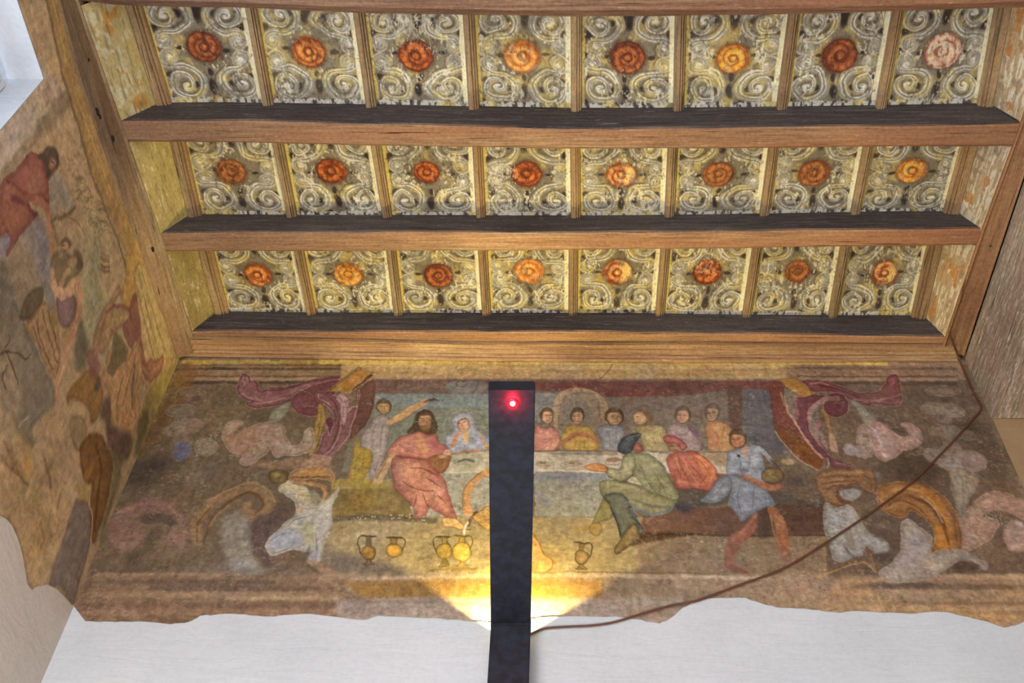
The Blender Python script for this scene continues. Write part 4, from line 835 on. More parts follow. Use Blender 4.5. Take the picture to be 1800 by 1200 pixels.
L([(756, 1001), (800, 999), (840, 999)], 5, (120, 100, 48), 0.75, 2, 0.5); L([(940, 1006), (1040, 1005), (1180, 1007), (1280, 1008)], 2, (98, 78, 46), 0.8, 1)
# ---- man in green
P([(1124, 938), (1140, 935), (1200, 935), (1218, 939), (1160, 948), (1118, 957), (1095, 962)], (72, 54, 38), 0.85, 3)
torso([(1095, 802), (1110, 796), (1141, 798), (1161, 813), (1176, 835), (1190, 861), (1189, 884), (1165, 886), (1135, 868), (1118, 842), (1110, 830), (1113, 815)], (128, 130, 96), [[(1140, 815), (1160, 845), (1172, 872)], [(1122, 812), (1138, 845), (1155, 868)]])
B(1148, 818, 12, 8, (164, 164, 132), 0.7, 0.9); B(1130, 806, 14, 7, (146, 146, 110), 0.7)
P([(1113, 836), (1128, 852), (1112, 849), (1104, 845)], (160, 156, 124), 1, 1)
P([(1095, 802), (1091, 820), (1087, 825), (1068, 823), (1066, 832), (1077, 841), (1095, 845), (1109, 837), (1117, 818), (1116, 804), (1106, 797)], (150, 150, 116), 1, 1.3, rim=(108, 112, 80), rw=7, edge=(76, 78, 56), ew=0.7)
P([(1053, 850), (1066, 844), (1095, 846), (1128, 853), (1150, 866), (1185, 880), (1182, 896), (1162, 905), (1141, 908), (1123, 902), (1104, 885), (1091, 868), (1062, 873)], (128, 126, 92), 1, 1.3, rim=(98, 100, 72), rw=8, edge=(74, 76, 54), ew=0.6)
L([(1104, 882), (1128, 898), (1158, 903), (1184, 890)], 7, (96, 102, 108), 0.8, 2, 0.5); L([(1112, 876), (1140, 888), (1176, 890)], 5, (84, 86, 76), 0.7, 2, 0.5); L([(1066, 850), (1100, 852), (1130, 862)], 4, (148, 146, 108), 0.6, 2, 0.5)
P([(1071, 883), (1078, 908), (1057, 917), (1044, 921), (1040, 917), (1051, 897), (1062, 873)], (124, 120, 72), 1, 1.2, rim=(96, 94, 58), rw=5)
P([(1062, 871), (1091, 866), (1106, 883), (1111, 906), (1128, 925), (1126, 940), (1112, 922), (1092, 947), (1088, 927), (1073, 890)], (98, 102, 84), 1, 1.2, rim=(70, 76, 66), rw=7, edge=(52, 56, 50), ew=0.6)
L([(1073, 890), (1084, 915), (1091, 940)], 2.4, (48, 54, 56), 0.8); L([(1108, 890), (1116, 910), (1124, 930)], 5, (68, 74, 80), 0.8)
L([(1008, 927), (1022, 930), (1036, 926), (1050, 926)], 7, (150, 126, 72), 1, 1.2, 0.3); P([(1036, 924), (1052, 918), (1057, 930), (1050, 940), (1040, 937)], (142, 118, 68), 1, 1.2, edge=(92, 76, 46), ew=0.6)
P([(1112, 920), (1124, 938), (1119, 949), (1100, 962), (1086, 973), (1080, 967), (1090, 948)], (126, 110, 68), 1, 1.2, rim=(96, 82, 52), rw=5, edge=(70, 58, 38), ew=0.6)
P([(1026, 821), (1045, 815), (1062, 817), (1068, 827), (1052, 828), (1036, 825)], (190, 126, 66), 1, 1.1, edge=(112, 74, 42), ew=0.6)
P(el(1121, 787, 8.5, 9), (156, 92, 80), 1, 1.2, rim=(120, 66, 58), rw=4); L([(1124, 785), (1128, 784)], 1.6, (80, 44, 40), .8)
P([(1087, 790), (1088, 778), (1097, 768), (1112, 762), (1125, 762), (1124, 770), (1115, 780), (1111, 794), (1098, 797)], (74, 82, 86), 1, 1.3, rim=(54, 60, 66), rw=7, edge=(42, 46, 52), ew=0.6); L([(1094, 778), (1104, 770), (1116, 765)], 2, (100, 108, 112), 0.6)
# ---- man in orange
P([(1172, 815), (1177, 798), (1200, 793), (1220, 793), (1242, 807), (1257, 823), (1262, 840), (1250, 861), (1220, 858), (1190, 858), (1184, 840)], (184, 96, 70), 1, 1.4, rim=(150, 68, 60), rw=9, edge=(116, 52, 46), ew=0.6)
P([(1222, 798), (1242, 808), (1256, 824), (1258, 842), (1244, 846), (1232, 825)], (210, 118, 66), 0.85, 3); B(1208, 803, 12, 6, (186, 110, 104), 0.8, 0.9); B(1195, 830, 12, 16, (166, 104, 66), 0.6, 0.9)
folds([[(1192, 800), (1200, 825), (1215, 850)], [(1205, 805), (1225, 830), (1240, 850)], [(1215, 798), (1235, 815), (1250, 838)], [(1188, 818), (1200, 845)], [(1228, 856), (1245, 830)]], (136, 66, 46), 1.6, 0.6); folds([[(1198, 803), (1212, 828), (1226, 848)], [(1190, 806), (1194, 830)]], (216, 150, 96), 1.4, 0.6)
P(el(1185, 785, 11, 9), (160, 118, 84), 1, 1.2, rim=(120, 84, 60), rw=4); L([(1178, 783), (1183, 783)], 1.6, (84, 58, 44), .8); L([(1188, 784), (1192, 784)], 1.6, (84, 58, 44), .8); L([(1180, 790), (1190, 791)], 1.3, (110, 70, 52), .7)
P([(1166, 772), (1170, 766), (1186, 766), (1202, 776), (1208, 785), (1199, 790), (1188, 779), (1173, 779)], (164, 88, 82), 1, 1.3, rim=(124, 60, 60), rw=5, edge=(96, 46, 46), ew=0.6)
# ---- serving boy on the right
L([(1334, 903), (1314, 932), (1294, 948), (1284, 972), (1283, 990)], 17, (140, 92, 72), 1, 1.3, 0.25); L([(1330, 905), (1308, 930), (1288, 948)], 4, (164, 118, 94), 0.6, 2); L([(1275, 992), (1290, 998), (1312, 1006)], 9, (128, 84, 70), 1, 1.3, 0.3)
P([(1334, 896), (1352, 896), (1354, 940), (1332, 941)], (78, 68, 60), .8, 3)
L([(1358, 897), (1371, 920), (1376, 948), (1378, 968)], 18, (152, 96, 62), 1, 1.3, 0.2); L([(1376, 962), (1378, 980), (1406, 990)], 9, (132, 100, 86), 0.8, 2, 0.3); L([(1354, 905), (1360, 935), (1370, 955)], 1.6, (184, 142, 100), 0.6)
torso([(1280, 831), (1311, 843), (1343, 857), (1361, 878), (1361, 889), (1339, 894), (1304, 916), (1292, 900), (1280, 885), (1284, 857)], (126, 136, 146), [[(1300, 850), (1296, 880), (1304, 905)], [(1325, 855), (1322, 895)], [(1345, 865), (1346, 888)]])
torso([(1284, 838), (1264, 840), (1250, 861), (1231, 880), (1257, 883), (1281, 866)], (128, 140, 150), [[(1276, 846), (1252, 874)]])
torso([(1280, 794), (1297, 790), (1315, 784), (1333, 784), (1340, 801), (1345, 845), (1328, 846), (1306, 834), (1280, 833), (1278, 810)], (144, 154, 164), [[(1300, 800), (1302, 828)], [(1318, 800), (1314, 825), (1300, 840)]])
B(1304, 826, 12, 7, (92, 100, 112), 0.7, 0.9); B(1326, 805, 7, 14, (174, 182, 186), 0.6, 0.9); P([(1304, 788), (1314, 786), (1312, 804), (1306, 798)], (176, 138, 112), 0.9); B(1299, 801, 3, 3, (44, 46, 56), .9)
L([(1333, 787), (1346, 798), (1356, 812)], 8, (142, 148, 152), 1, 1.2, 0.3); L([(1356, 810), (1368, 822), (1374, 838)], 3.5, (76, 72, 80), 0.8)
P(el(1357, 836, 20, 14), (130, 114, 74), 1, 1.3, rim=(104, 90, 58), rw=6, edge=(80, 66, 50), ew=0.6); B(1352, 830, 9, 6, (142, 138, 84), .7)
L([(1309, 836), (1330, 848), (1354, 857), (1374, 854)], 10, (168, 108, 78), 1, 1.2, 0.35)
face(1296, 773, 12, 15, (178, 124, 90), (86, 72, 56), -1, -0.3, hr=1.3)
# ---- left frame: acanthus, bars and curtain
PU, PUL, PUD = (120, 84, 84), (176, 146, 140), (74, 44, 52)
P([(628, 690), (657, 667), (659, 700), (651, 733), (634, 756), (615, 770), (620, 740), (629, 713)], (106, 74, 64), 1, 1.3, rim=(82, 54, 50), rw=6); L([(657, 668), (659, 700), (651, 733), (634, 756), (618, 768)], 1.5, (130, 112, 88), 0.5)
P([(432, 657), (440, 662), (442, 670), (449, 668), (454, 674), (455, 683), (463, 687), (475, 680), (500, 680), (525, 675), (550, 667), (575, 662), (600, 662), (585, 671), (552, 680), (525, 693), (512, 703), (490, 712), (467, 716), (450, 718), (435, 714), (433, 708), (443, 706), (430, 702), (418, 692), (418, 680), (420, 668), (425, 658)], PU, 1, 1.3, rim=PUD, rw=5, edge=(156, 128, 116), ew=0.5)
L([(440, 698), (470, 702), (500, 694), (530, 680), (560, 672), (590, 666)], 5, (136, 98, 92), 0.7, 2, 0.5); L([(445, 710), (475, 706), (500, 700)], 4, (164, 130, 116), 0.7, 1.5, 0.6); L([(462, 686), (500, 684), (545, 672), (590, 664)], 4, (84, 46, 56), 0.7, 1.5, 0.6)
L([(432, 662), (436, 668), (432, 674), (426, 670), (428, 664)], 2, PUL, .6); L([(424, 690), (440, 700), (460, 703)], 2.5, (160, 128, 114), .6)
P([(511, 706), (520, 693), (542, 681), (567, 673), (600, 668), (590, 690), (572, 706), (562, 728), (550, 732), (533, 730), (518, 722)], (108, 68, 70), 1, 1.3, rim=(92, 54, 58), rw=6, edge=(168, 138, 128), ew=0.6)
for k, q in enumerate((0.8, 0.6, 0.42, 0.26)): P(el(541 + k, 704 - k * .5, 27 * q, 22 * q, -0.3), (108, 70, 72), 0.0, 1, edge=(150, 114, 112), ew=0.45)
P([(573, 688), (630, 645), (657, 655), (613, 693), (598, 690)], (150, 120, 64), 1, 1.2, smooth=False, edge=(96, 70, 40), ew=0.6); P([(600, 678), (632, 655), (640, 660), (610, 686)], (170, 116, 44), 1, 1.5, smooth=False)
P([(618, 686), (652, 657), (657, 660), (618, 692)], (88, 54, 46), 0.9, 1, smooth=False); L([(580, 686), (628, 650)], 1.6, (104, 76, 42), .8, smooth=False); L([(612, 693), (656, 661)], 1.2, (184, 160, 106), .7, smooth=False)
P([(557, 692), (562, 688), (573, 689), (592, 697), (600, 691), (608, 692), (613, 702), (613, 720), (618, 716), (628, 714), (629, 690), (632, 690), (630, 714), (621, 740), (615, 762), (600, 787), (580, 804), (566, 800), (550, 800), (562, 785), (567, 763), (574, 757), (573, 735), (588, 737), (583, 722), (568, 709), (557, 703)], PU, 1, 1.3, rim=(88, 54, 58), rw=5, edge=(176, 146, 132), ew=0.5)
P([(592, 698), (603, 692), (611, 702), (611, 722), (604, 746), (600, 730), (598, 712)], (168, 142, 136), 0.95, 1.5); folds([[(598, 698), (604, 716), (603, 735)], [(604, 696), (608, 715)]], (124, 92, 92), 1.2, .7)
P([(573, 738), (582, 733), (586, 745), (580, 765), (576, 750)], (92, 56, 62), 1, 1.2, edge=PUL, ew=0.4); L([(566, 690), (582, 700), (592, 716), (596, 742), (588, 772), (572, 798)], 3, (90, 56, 60), 0.7, 1.2, .4)
L([(600, 740), (596, 765), (584, 786), (570, 800)], 1.6, PUL, .7, 1, .3); L([(629, 712), (620, 740), (612, 765), (598, 786), (578, 803)], 1.5, PUL, .7); L([(560, 692), (560, 700), (572, 706), (580, 712)], 2, PUL, .7)
L([(614, 718), (612, 724), (620, 716), (628, 715)], 1.6, PUL, .8)
P([(559, 712), (568, 713), (573, 738), (566, 756), (560, 778), (549, 799), (542, 798), (555, 772), (552, 755), (557, 732)], (148, 124, 68), 1, 1.2, edge=(100, 80, 46), ew=0.6); L([(566, 718), (563, 745), (558, 775)], 1.4, (96, 78, 44), .7)
P([(550, 799), (566, 799), (582, 803), (578, 815), (556, 822), (530, 818), (545, 808)], (152, 116, 102), 0.9, 2)
# pale leaf and stem on the left
P([(472, 741), (478, 724), (495, 712), (510, 708), (505, 725), (491, 740)], (126, 128, 106), 0.95, 2, rim=(106, 106, 88), rw=5)
P([(392, 762), (395, 750), (408, 740), (427, 742), (410, 763), (423, 761), (442, 749), (466, 742), (490, 743), (500, 752), (504, 769), (513, 782), (525, 783), (533, 773), (537, 758), (548, 752), (554, 772), (547, 791), (525, 800), (500, 800), (488, 804), (479, 797), (475, 784), (471, 794), (456, 805), (449, 813), (430, 818), (421, 812), (426, 800), (408, 796), (398, 785), (392, 773)], (144, 126, 108), 1, 1.5, rim=(122, 106, 88), rw=7, edge=(168, 152, 130), ew=0.5)
P([(395, 760), (410, 762), (440, 752), (455, 765), (440, 790), (425, 800), (400, 786)], (146, 112, 88), 0.7, 6); B(434, 808, 12, 8, (148, 120, 118), .8); B(500, 785, 22, 12, (148, 134, 126), .8, .9); B(540, 765, 8, 14, (150, 146, 128), .7); B(520, 765, 14, 16, (108, 104, 80), .7, .7)
# cloud-like leaves at the far left
for x, y, rx, ry, rot, c in ((318, 721, 27, 10, -.1, (116, 104, 88)), (318, 738, 11, 7, 0, (118, 106, 88)), (322, 752, 36, 14, -.2, (126, 114, 94)), (322, 772, 16, 12, 0, (116, 102, 86)), (362, 786, 20, 15, 0, (130, 120, 98)), (336, 692, 26, 10, 0, (116, 102, 80))):
    P(el(x, y, rx, ry, rot), c, 0.85, 2, rim=tuple(v * 0.88 for v in c), rw=6, edge=(150, 138, 116), ew=0.35)
P([(308, 780), (320, 777), (335, 780), (334, 800), (317, 812), (303, 802)], (94, 98, 116), 0.9, 2, rim=(110, 108, 118), rw=4); B(345, 700, 10, 8, (84, 66, 60), .6)
# lower left scrolls
P([(217, 888), (250, 875), (280, 872), (307, 883), (323, 900), (333, 917), (334, 950), (326, 967), (307, 967), (287, 950), (288, 937), (308, 923), (306, 913), (293, 905), (267, 903), (245, 910), (256, 930), (258, 943), (250, 957), (230, 970), (208, 972), (190, 958), (188, 925), (200, 903)], (122, 96, 84), 0.85, 4, rim=(108, 88, 74), rw=8)
L([(210, 900), (250, 884), (290, 886), (318, 908)], 6, (138, 104, 90), .6, 3, .5); P([(245, 908), (267, 902), (295, 904), (309, 915), (300, 925), (280, 918), (258, 920)], (82, 70, 66), .8, 3); P([(262, 935), (285, 925), (282, 945), (262, 970), (230, 985), (215, 978), (250, 962)], (82, 74, 60), .8, 4)
L([(350, 957), (344, 920), (366, 887), (400, 870), (440, 854), (466, 866), (476, 882), (466, 898), (448, 905), (432, 898), (434, 888)], 17, (132, 108, 76), .85, 3, .15); L([(347, 950), (349, 918), (372, 890)], 4, (98, 72, 40), .75, 1.5, .5); L([(358, 953), (374, 908), (392, 890), (417, 873), (437, 865), (455, 872), (463, 887), (451, 901)], 5, (98, 68, 38), .8, 1.6, .6)
L([(366, 880), (400, 862), (440, 848), (474, 862), (484, 882)], 1.6, (160, 138, 92), .6); L([(368, 925), (382, 905), (400, 890)], 3, (152, 124, 96), .5)
P([(395, 905), (420, 900), (440, 915), (444, 950), (452, 985), (470, 1005), (440, 1012), (408, 1000), (392, 960), (388, 925)], (126, 124, 112), .85, 6); B(425, 990, 30, 14, (128, 132, 132), .8, .9); P([(446, 915), (470, 905), (488, 912), (475, 940), (468, 965), (485, 990), (465, 990), (446, 965), (440, 940)], (88, 76, 74), .8, 5)
P([(490, 858), (500, 852), (508, 843), (518, 852), (537, 857), (546, 868), (547, 882), (556, 886), (567, 880), (583, 870), (596, 857), (588, 880), (583, 900), (584, 920), (577, 934), (572, 947), (568, 962), (562, 986), (543, 988), (546, 970), (533, 967), (517, 964), (500, 969), (479, 976), (470, 970), (467, 957), (474, 945), (493, 930), (500, 919), (517, 908), (521, 897), (520, 886), (513, 875), (500, 868)], (152, 154, 142), 1, 1.8, rim=(134, 134, 122), rw=6, edge=(172, 168, 148), ew=0.5)
P([(492, 858), (508, 845), (537, 858), (546, 870), (545, 886), (530, 880), (515, 868)], (184, 174, 126), .85, 4); P([(470, 965), (478, 945), (500, 930), (520, 935), (530, 955), (510, 962)], (138, 146, 154), .9, 4); P([(530, 925), (550, 915), (555, 940), (545, 960), (535, 950)], (138, 142, 104), .7, 5); B(563, 928, 9, 9, (116, 118, 120), .7, .9); B(552, 975, 10, 10, (136, 144, 158), .8); B(527, 895, 8, 12, (170, 140, 104), .7, .9)
folds([[(475, 950), (495, 938), (515, 935)], [(556, 935), (557, 965)], [(545, 955), (538, 975)], [(505, 925), (520, 912), (540, 908)], [(480, 972), (500, 966), (516, 958)]], (92, 98, 104), 1.6, .7)
P(el(490, 837, 18, 14), (120, 102, 52), 1, 1.5, rim=(84, 68, 38), rw=6); B(486, 834, 8, 6, (150, 134, 66), .8); P([(508, 838), (520, 826), (550, 820), (576, 824), (588, 836), (583, 846), (570, 842), (540, 842), (520, 846)], (166, 124, 72), 1, 1.4, rim=(124, 88, 50), rw=5, edge=(196, 166, 112), ew=.4); L([(515, 838), (540, 838), (580, 838)], 3, (84, 66, 50), .8, 1.2, .6); B(545, 829, 20, 4, (190, 140, 64), .8)
L([(520, 848), (545, 850), (565, 854), (573, 866), (567, 880)], 7, (166, 130, 78), .9, 1.5, .2); L([(545, 846), (563, 850), (575, 862), (574, 876)], 2.5, (150, 96, 48), .8); P([(546, 862), (556, 864), (564, 876), (554, 886), (547, 880)], (134, 134, 108), .9, 2)
P([(440, 818), (500, 808), (548, 806), (580, 812), (585, 830), (545, 822), (505, 824)], (150, 118, 82), .6, 4)
# base mouldings
P([(100, 1008), (560, 1008), (620, 1030), (700, 1035), (700, 1100), (80, 1100)], (126, 104, 82), .9, 6, smooth=False)
for y, x0, x1, c, w_ in ((1008, 170, 420, (140, 120, 98), 3), (1022, 160, 480, (98, 84, 72), 9), (1033, 260, 560, (96, 82, 72), 8), (1044, 150, 620, (146, 126, 98), 9), (1050, 400, 600, (164, 148, 112), 6), (1062, 140, 700, (112, 94, 76), 5), (1075, 150, 620, (144, 118, 94), 10), (1068, 200, 400, (130, 106, 84), 5)):
    L([(x0, y), ((x0 + x1) / 2, y + rng.uniform(-1, 1)), (x1, y)], w_, c, .7, 3, .4)
L([(546, 985), (600, 1015), (650, 1030), (700, 1040)], 12, (146, 116, 92), .7, 3, .2); L([(540, 992), (580, 1020), (625, 1048)], 3, (96, 80, 68), .6)
P([(562, 1008), (1452, 1008), (1452, 1100), (690, 1100), (640, 1050), (560, 1020)], (140, 122, 96), .95, 4, smooth=False)
L([(620, 1016), (760, 1014), (860, 1010), (1050, 1010), (1200, 1014), (1340, 1016)], 7, (168, 150, 118), .8, 2.5, .3); P([(600, 1022), (860, 1018), (1060, 1018), (1060, 1048), (860, 1048), (640, 1048)], (138, 108, 58), .9, 4, smooth=False); P([(1060, 1018), (1240, 1020), (1300, 1045), (1060, 1050)], (138, 118, 90), .8, 6, smooth=False)
P([(590, 1052), (870, 1050), (1060, 1052), (1200, 1050), (1200, 1100), (590, 1100)], (150, 140, 128), .9, 5, smooth=False); L([(620, 1056), (760, 1058), (860, 1062)], 4, (118, 108, 100), .6, 2.5); B(1150, 1075, 60, 14, (140, 120, 98), .7, .9); B(650, 1072, 60, 10, (132, 122, 114), .6, .9)
P([(1200, 1020), (1460, 1010), (1480, 1030), (1440, 1055), (1300, 1045), (1220, 1045)], (148, 128, 106), .7, 8); L([(1200, 1012), (1280, 1014), (1350, 1016)], 4, (176, 164, 144), .5, 2.5)
for k in range(50): B(rng.uniform(1400, 1530), rng.uniform(985, 1040), rng.uniform(1, 3), rng.uniform(.8, 2), (172, 146, 110) if k % 2 else (104, 76, 62), 0.7, 0.6)
L([(1436, 1014), (1470, 1000), (1518, 986), (1538, 1004)], 1.6, (178, 140, 80), .8, 1, smooth=False); L([(1530, 972), (1540, 1004)], 1.6, (176, 120, 66), .7, smooth=False); L([(1440, 1055), (1475, 1035), (1510, 1022), (1550, 1016)], 4, (146, 112, 88), .7, 1.5); L([(1450, 1060), (1490, 1040), (1530, 1030)], 2.5, (98, 86, 66), .6)
P([(1480, 1012), (1640, 1012), (1900, 1006), (1900, 1110), (1440, 1100), (1440, 1060)], (158, 132, 98), .95, 5, smooth=False)
for y, x0, x1, c, w_ in ((1012, 1640, 1830, (172, 148, 116), 7), (1020, 1600, 1830, (150, 124, 96), 5), (1029, 1500, 1830, (108, 90, 72), 8), (1026, 1530, 1640, (92, 78, 72), 7), (1040, 1480, 1830, (160, 134, 100), 7), (1058, 1560, 1830, (128, 104, 78), 4), (1068, 1500, 1830, (166, 138, 98), 8), (1082, 1650, 1830, (172, 138, 88), 10)):
    L([(x0, y), ((x0 + x1) / 2, y + 1), (x1, y + 1)], w_, c, .75, 2.5, .2)
# ---- right frame
P([(1353, 673), (1374, 675), (1380, 704), (1393, 735), (1414, 768), (1443, 801), (1437, 824), (1403, 806), (1377, 779), (1362, 757), (1357, 722)], (114, 66, 56), 1, 1.3, rim=(96, 58, 48), rw=4); P([(1364, 760), (1380, 755), (1415, 775), (1443, 803), (1437, 823), (1403, 806), (1377, 779)], (118, 76, 36), .9, 3)
L([(1362, 757), (1377, 779), (1403, 807), (1436, 825)], 2.2, (168, 158, 142), .7, 1)
P([(1370, 667), (1399, 664), (1436, 691), (1414, 700), (1384, 683)], (162, 124, 62), 1, 1.3, smooth=False, edge=(112, 84, 48), ew=.6); L([(1388, 668), (1424, 694)], 2, (186, 146, 74), .7, smooth=False); B(1396, 687, 7, 3, (204, 170, 100), .7); L([(1404, 672), (1430, 692)], 1.3, (104, 78, 44), .7)
P([(1410, 668), (1439, 669), (1465, 675), (1487, 682), (1507, 690), (1530, 690), (1546, 687), (1549, 679), (1556, 672), (1562, 660), (1575, 659), (1582, 671), (1582, 684), (1586, 692), (1579, 713), (1538, 710), (1524, 714), (1505, 706), (1491, 701), (1470, 690), (1428, 688), (1417, 677)], (120, 74, 72), 1, 1.3, rim=(90, 50, 54), rw=5, edge=(158, 120, 110), ew=.5)
L([(1500, 702), (1530, 704), (1560, 700), (1584, 692)], 3.5, (156, 110, 102), .7, 1.5, .4); L([(1510, 708), (1545, 706), (1578, 708)], 3, (150, 106, 98), .6, 1.5, .4); L([(1430, 676), (1470, 684), (1510, 698)], 4, (92, 50, 56), .7, 1.5, .5); L([(1425, 674), (1440, 673), (1456, 677)], 3, (168, 134, 126), .7, 1.2); L([(1566, 664), (1572, 672), (1564, 680), (1572, 688)], 2, (150, 106, 100), .6)
P(el(1470, 712, 22, 22, 0), (104, 62, 66), 1, 1.4, rim=(88, 48, 54), rw=5, edge=(160, 124, 116), ew=.5)
for q in (.75, .55, .36, .2): P(el(1470, 715, 21 * q, 17 * q), (104, 62, 66), 0, 1, edge=(134, 92, 92), ew=.4)
for k in range(7): L([(1455 + k * 3.2, 697), (1456 + k * 3.2, 704)], 1.6, (164, 128, 122), .7)
P([(1395, 702), (1400, 697), (1410, 699), (1428, 693), (1452, 696), (1452, 705), (1430, 718), (1421, 743), (1429, 768), (1456, 798), (1464, 812), (1445, 802), (1412, 764), (1398, 740), (1396, 722)], (106, 64, 70), 1, 1.3, rim=(86, 48, 56), rw=5, edge=(156, 120, 114), ew=.5)
P([(1451, 697), (1454, 704), (1434, 716), (1424, 742), (1418, 736), (1422, 718), (1434, 706)], (158, 128, 122), .9, 1.5); P([(1436, 737), (1444, 742), (1436, 764), (1448, 790), (1430, 768), (1428, 750)], (142, 108, 104), .9, 1.5); P([(1440, 760), (1446, 762), (1458, 792), (1448, 784)], (146, 118, 110), .8, 1.5)
P([(1394, 697), (1402, 696), (1400, 710), (1404, 726), (1400, 740), (1394, 726), (1396, 712)], (146, 110, 104), .7, 1.5); L([(1379, 697), (1384, 721), (1399, 744), (1417, 773), (1444, 805)], 4, (176, 142, 128), .8, 1.2, .3); L([(1373, 690), (1378, 712)], 3, (160, 144, 118), .6)
P([(1443, 719), (1452, 723), (1464, 757), (1473, 791), (1458, 791), (1455, 757)], (138, 112, 74), 1, 1.2, edge=(92, 72, 50), ew=.5); P([(1457, 765), (1466, 765), (1474, 792), (1460, 792)], (166, 140, 116), .8, 2)
P([(1454, 802), (1462, 806), (1480, 812), (1494, 816), (1491, 824), (1472, 826), (1460, 818)], (106, 70, 72), 1, 1.4, rim=(86, 54, 60), rw=3); L([(1454, 805), (1456, 814), (1454, 822)], 1.6, (190, 168, 150), .7); L([(1470, 813), (1486, 818)], 2.5, (134, 104, 112), .7)
P([(1496, 705), (1511, 708), (1524, 722), (1539, 738), (1528, 750), (1516, 740), (1505, 720)], (132, 132, 116), .95, 1.8, rim=(112, 110, 96), rw=4)
PT_, PTD = (154, 138, 122), (126, 108, 94)
P([(1583, 746), (1600, 744), (1613, 752), (1622, 766), (1619, 779), (1603, 789), (1582, 790), (1572, 774), (1566, 760), (1580, 758), (1594, 765), (1596, 760)], (160, 134, 120), 1, 1.5, rim=(136, 112, 98), rw=6, edge=(176, 154, 136), ew=.4)
P([(1516, 745), (1507, 757), (1506, 777), (1511, 797), (1521, 806), (1534, 799), (1537, 780), (1529, 752)], (150, 136, 120), 1, 1.5, rim=PTD, rw=6, edge=(170, 154, 134), ew=.4); P([(1527, 748), (1538, 740), (1557, 748), (1575, 765), (1587, 787), (1576, 802), (1557, 810), (1542, 804), (1534, 784)], (160, 134, 122), 1, 1.5, rim=(138, 114, 102), rw=7, edge=(178, 156, 140), ew=.5)
L([(1532, 752), (1543, 765), (1550, 785)], 2.6, (182, 178, 186), .7, 1.3); L([(1530, 745), (1545, 748), (1560, 756)], 3, (166, 116, 110), .6, 2); B(1560, 785, 14, 14, (158, 140, 136), .6, .9); B(1556, 800, 6, 5, (184, 184, 182), .6)
P(el(1496, 790, 14, 10, .3), (144, 136, 136), .95, 1.5, rim=(122, 112, 112), rw=4, edge=(166, 158, 156), ew=.4); P(el(1512, 795, 10, 10), (140, 130, 124), .7, 2)
P([(1560, 750), (1575, 752), (1595, 765), (1588, 768), (1572, 760)], (80, 72, 64), .7, 2)
for x, y, rx, ry, rot, c in ((1657, 688, 32, 9, 0, (126, 112, 94)), (1640, 718, 22, 10, .1, (138, 128, 108)), (1672, 722, 24, 11, .15, (136, 126, 108)), (1660, 737, 13, 8, .3, (130, 120, 104)), (1650, 757, 18, 11, 0, (128, 114, 92)), (1672, 757, 14, 10, 0, (130, 124, 116)), (1696, 764, 20, 8, .2, (124, 108, 92)), (1668, 775, 12, 10, 0, (128, 116, 98)), (1672, 790, 18, 14, 0, (136, 122, 106)), (1645, 800, 22, 14, .2, (140, 130, 112)), (1706, 810, 28, 19, .2, (148, 132, 122)), (1672, 812, 24, 14, 0, (144, 132, 118))):
    P(el(x, y, rx, ry, rot), c, .85, 2.2, rim=tuple(v * 0.88 for v in c), rw=6, edge=(158, 144, 126), ew=.35)
B(1672, 818, 13, 6, (156, 168, 170), .7, .9); B(1660, 703, 10, 6, (88, 76, 64), .5)
P([(1668, 827), (1684, 824), (1702, 832), (1720, 840), (1713, 862), (1699, 887), (1697, 920), (1686, 916), (1675, 873)], (146, 138, 118), .95, 2, rim=(124, 116, 98), rw=6); P([(1704, 832), (1720, 840), (1713, 860), (1703, 850)], (140, 122, 104), .8, 2); L([(1690, 835), (1692, 880), (1692, 912)], 2, (118, 108, 92), .6, 1.5)
P([(1689, 922), (1703, 892), (1727, 871), (1750, 863), (1778, 870), (1812, 886), (1812, 916), (1786, 906), (1764, 897), (1740, 897), (1728, 908), (1750, 911), (1753, 926), (1735, 949), (1703, 967), (1686, 966)], (162, 132, 112), 1, 1.6, rim=(142, 114, 96), rw=8, edge=(178, 152, 132), ew=.4); L([(1700, 925), (1715, 895), (1745, 878), (1780, 884)], 5, (172, 144, 124), .6, 3, .5); P([(1730, 907), (1745, 896), (1765, 898), (1784, 908), (1770, 912), (1750, 908)], (112, 92, 78), .8, 2.5)
P(el(1787, 942, 25, 30, -.3), (166, 138, 118), 1, 1.8, rim=(140, 112, 96), rw=8, edge=(114, 94, 84), ew=.5); B(1790, 920, 7, 6, (170, 166, 170), .7); B(1785, 960, 14, 10, (176, 150, 130), .6, .9); L([(1760, 950), (1775, 970), (1800, 985)], 3, (100, 88, 84), .6)
P([(1433, 841), (1447, 827), (1493, 823), (1531, 826), (1541, 841), (1538, 866), (1517, 862), (1505, 851), (1475, 856), (1470, 870), (1489, 880), (1490, 888), (1477, 889), (1454, 884), (1440, 869)], (138, 106, 74), 1, 1.6, rim=(104, 76, 52), rw=6); folds([[(1440, 840), (1480, 836), (1525, 838)], [(1445, 850), (1480, 845), (1510, 845)], [(1450, 868), (1460, 855), (1490, 850)], [(1510, 830), (1532, 845), (1530, 860)]], (94, 66, 42), 2.2, .7); folds([[(1445, 834), (1485, 830), (1520, 832)], [(1448, 845), (1485, 841)]], (166, 132, 94), 1.8, .6)
L([(1485, 858), (1472, 868), (1478, 880), (1490, 884)], 6, (96, 70, 50), .8, 1.5); B(1528, 850, 14, 14, (106, 78, 64), .7, .9); B(1544, 835, 8, 10, (126, 126, 136), .7, .9)
P([(1477, 862), (1495, 858), (1512, 862), (1510, 872), (1495, 880), (1478, 874)], (140, 144, 138), .9, 2)
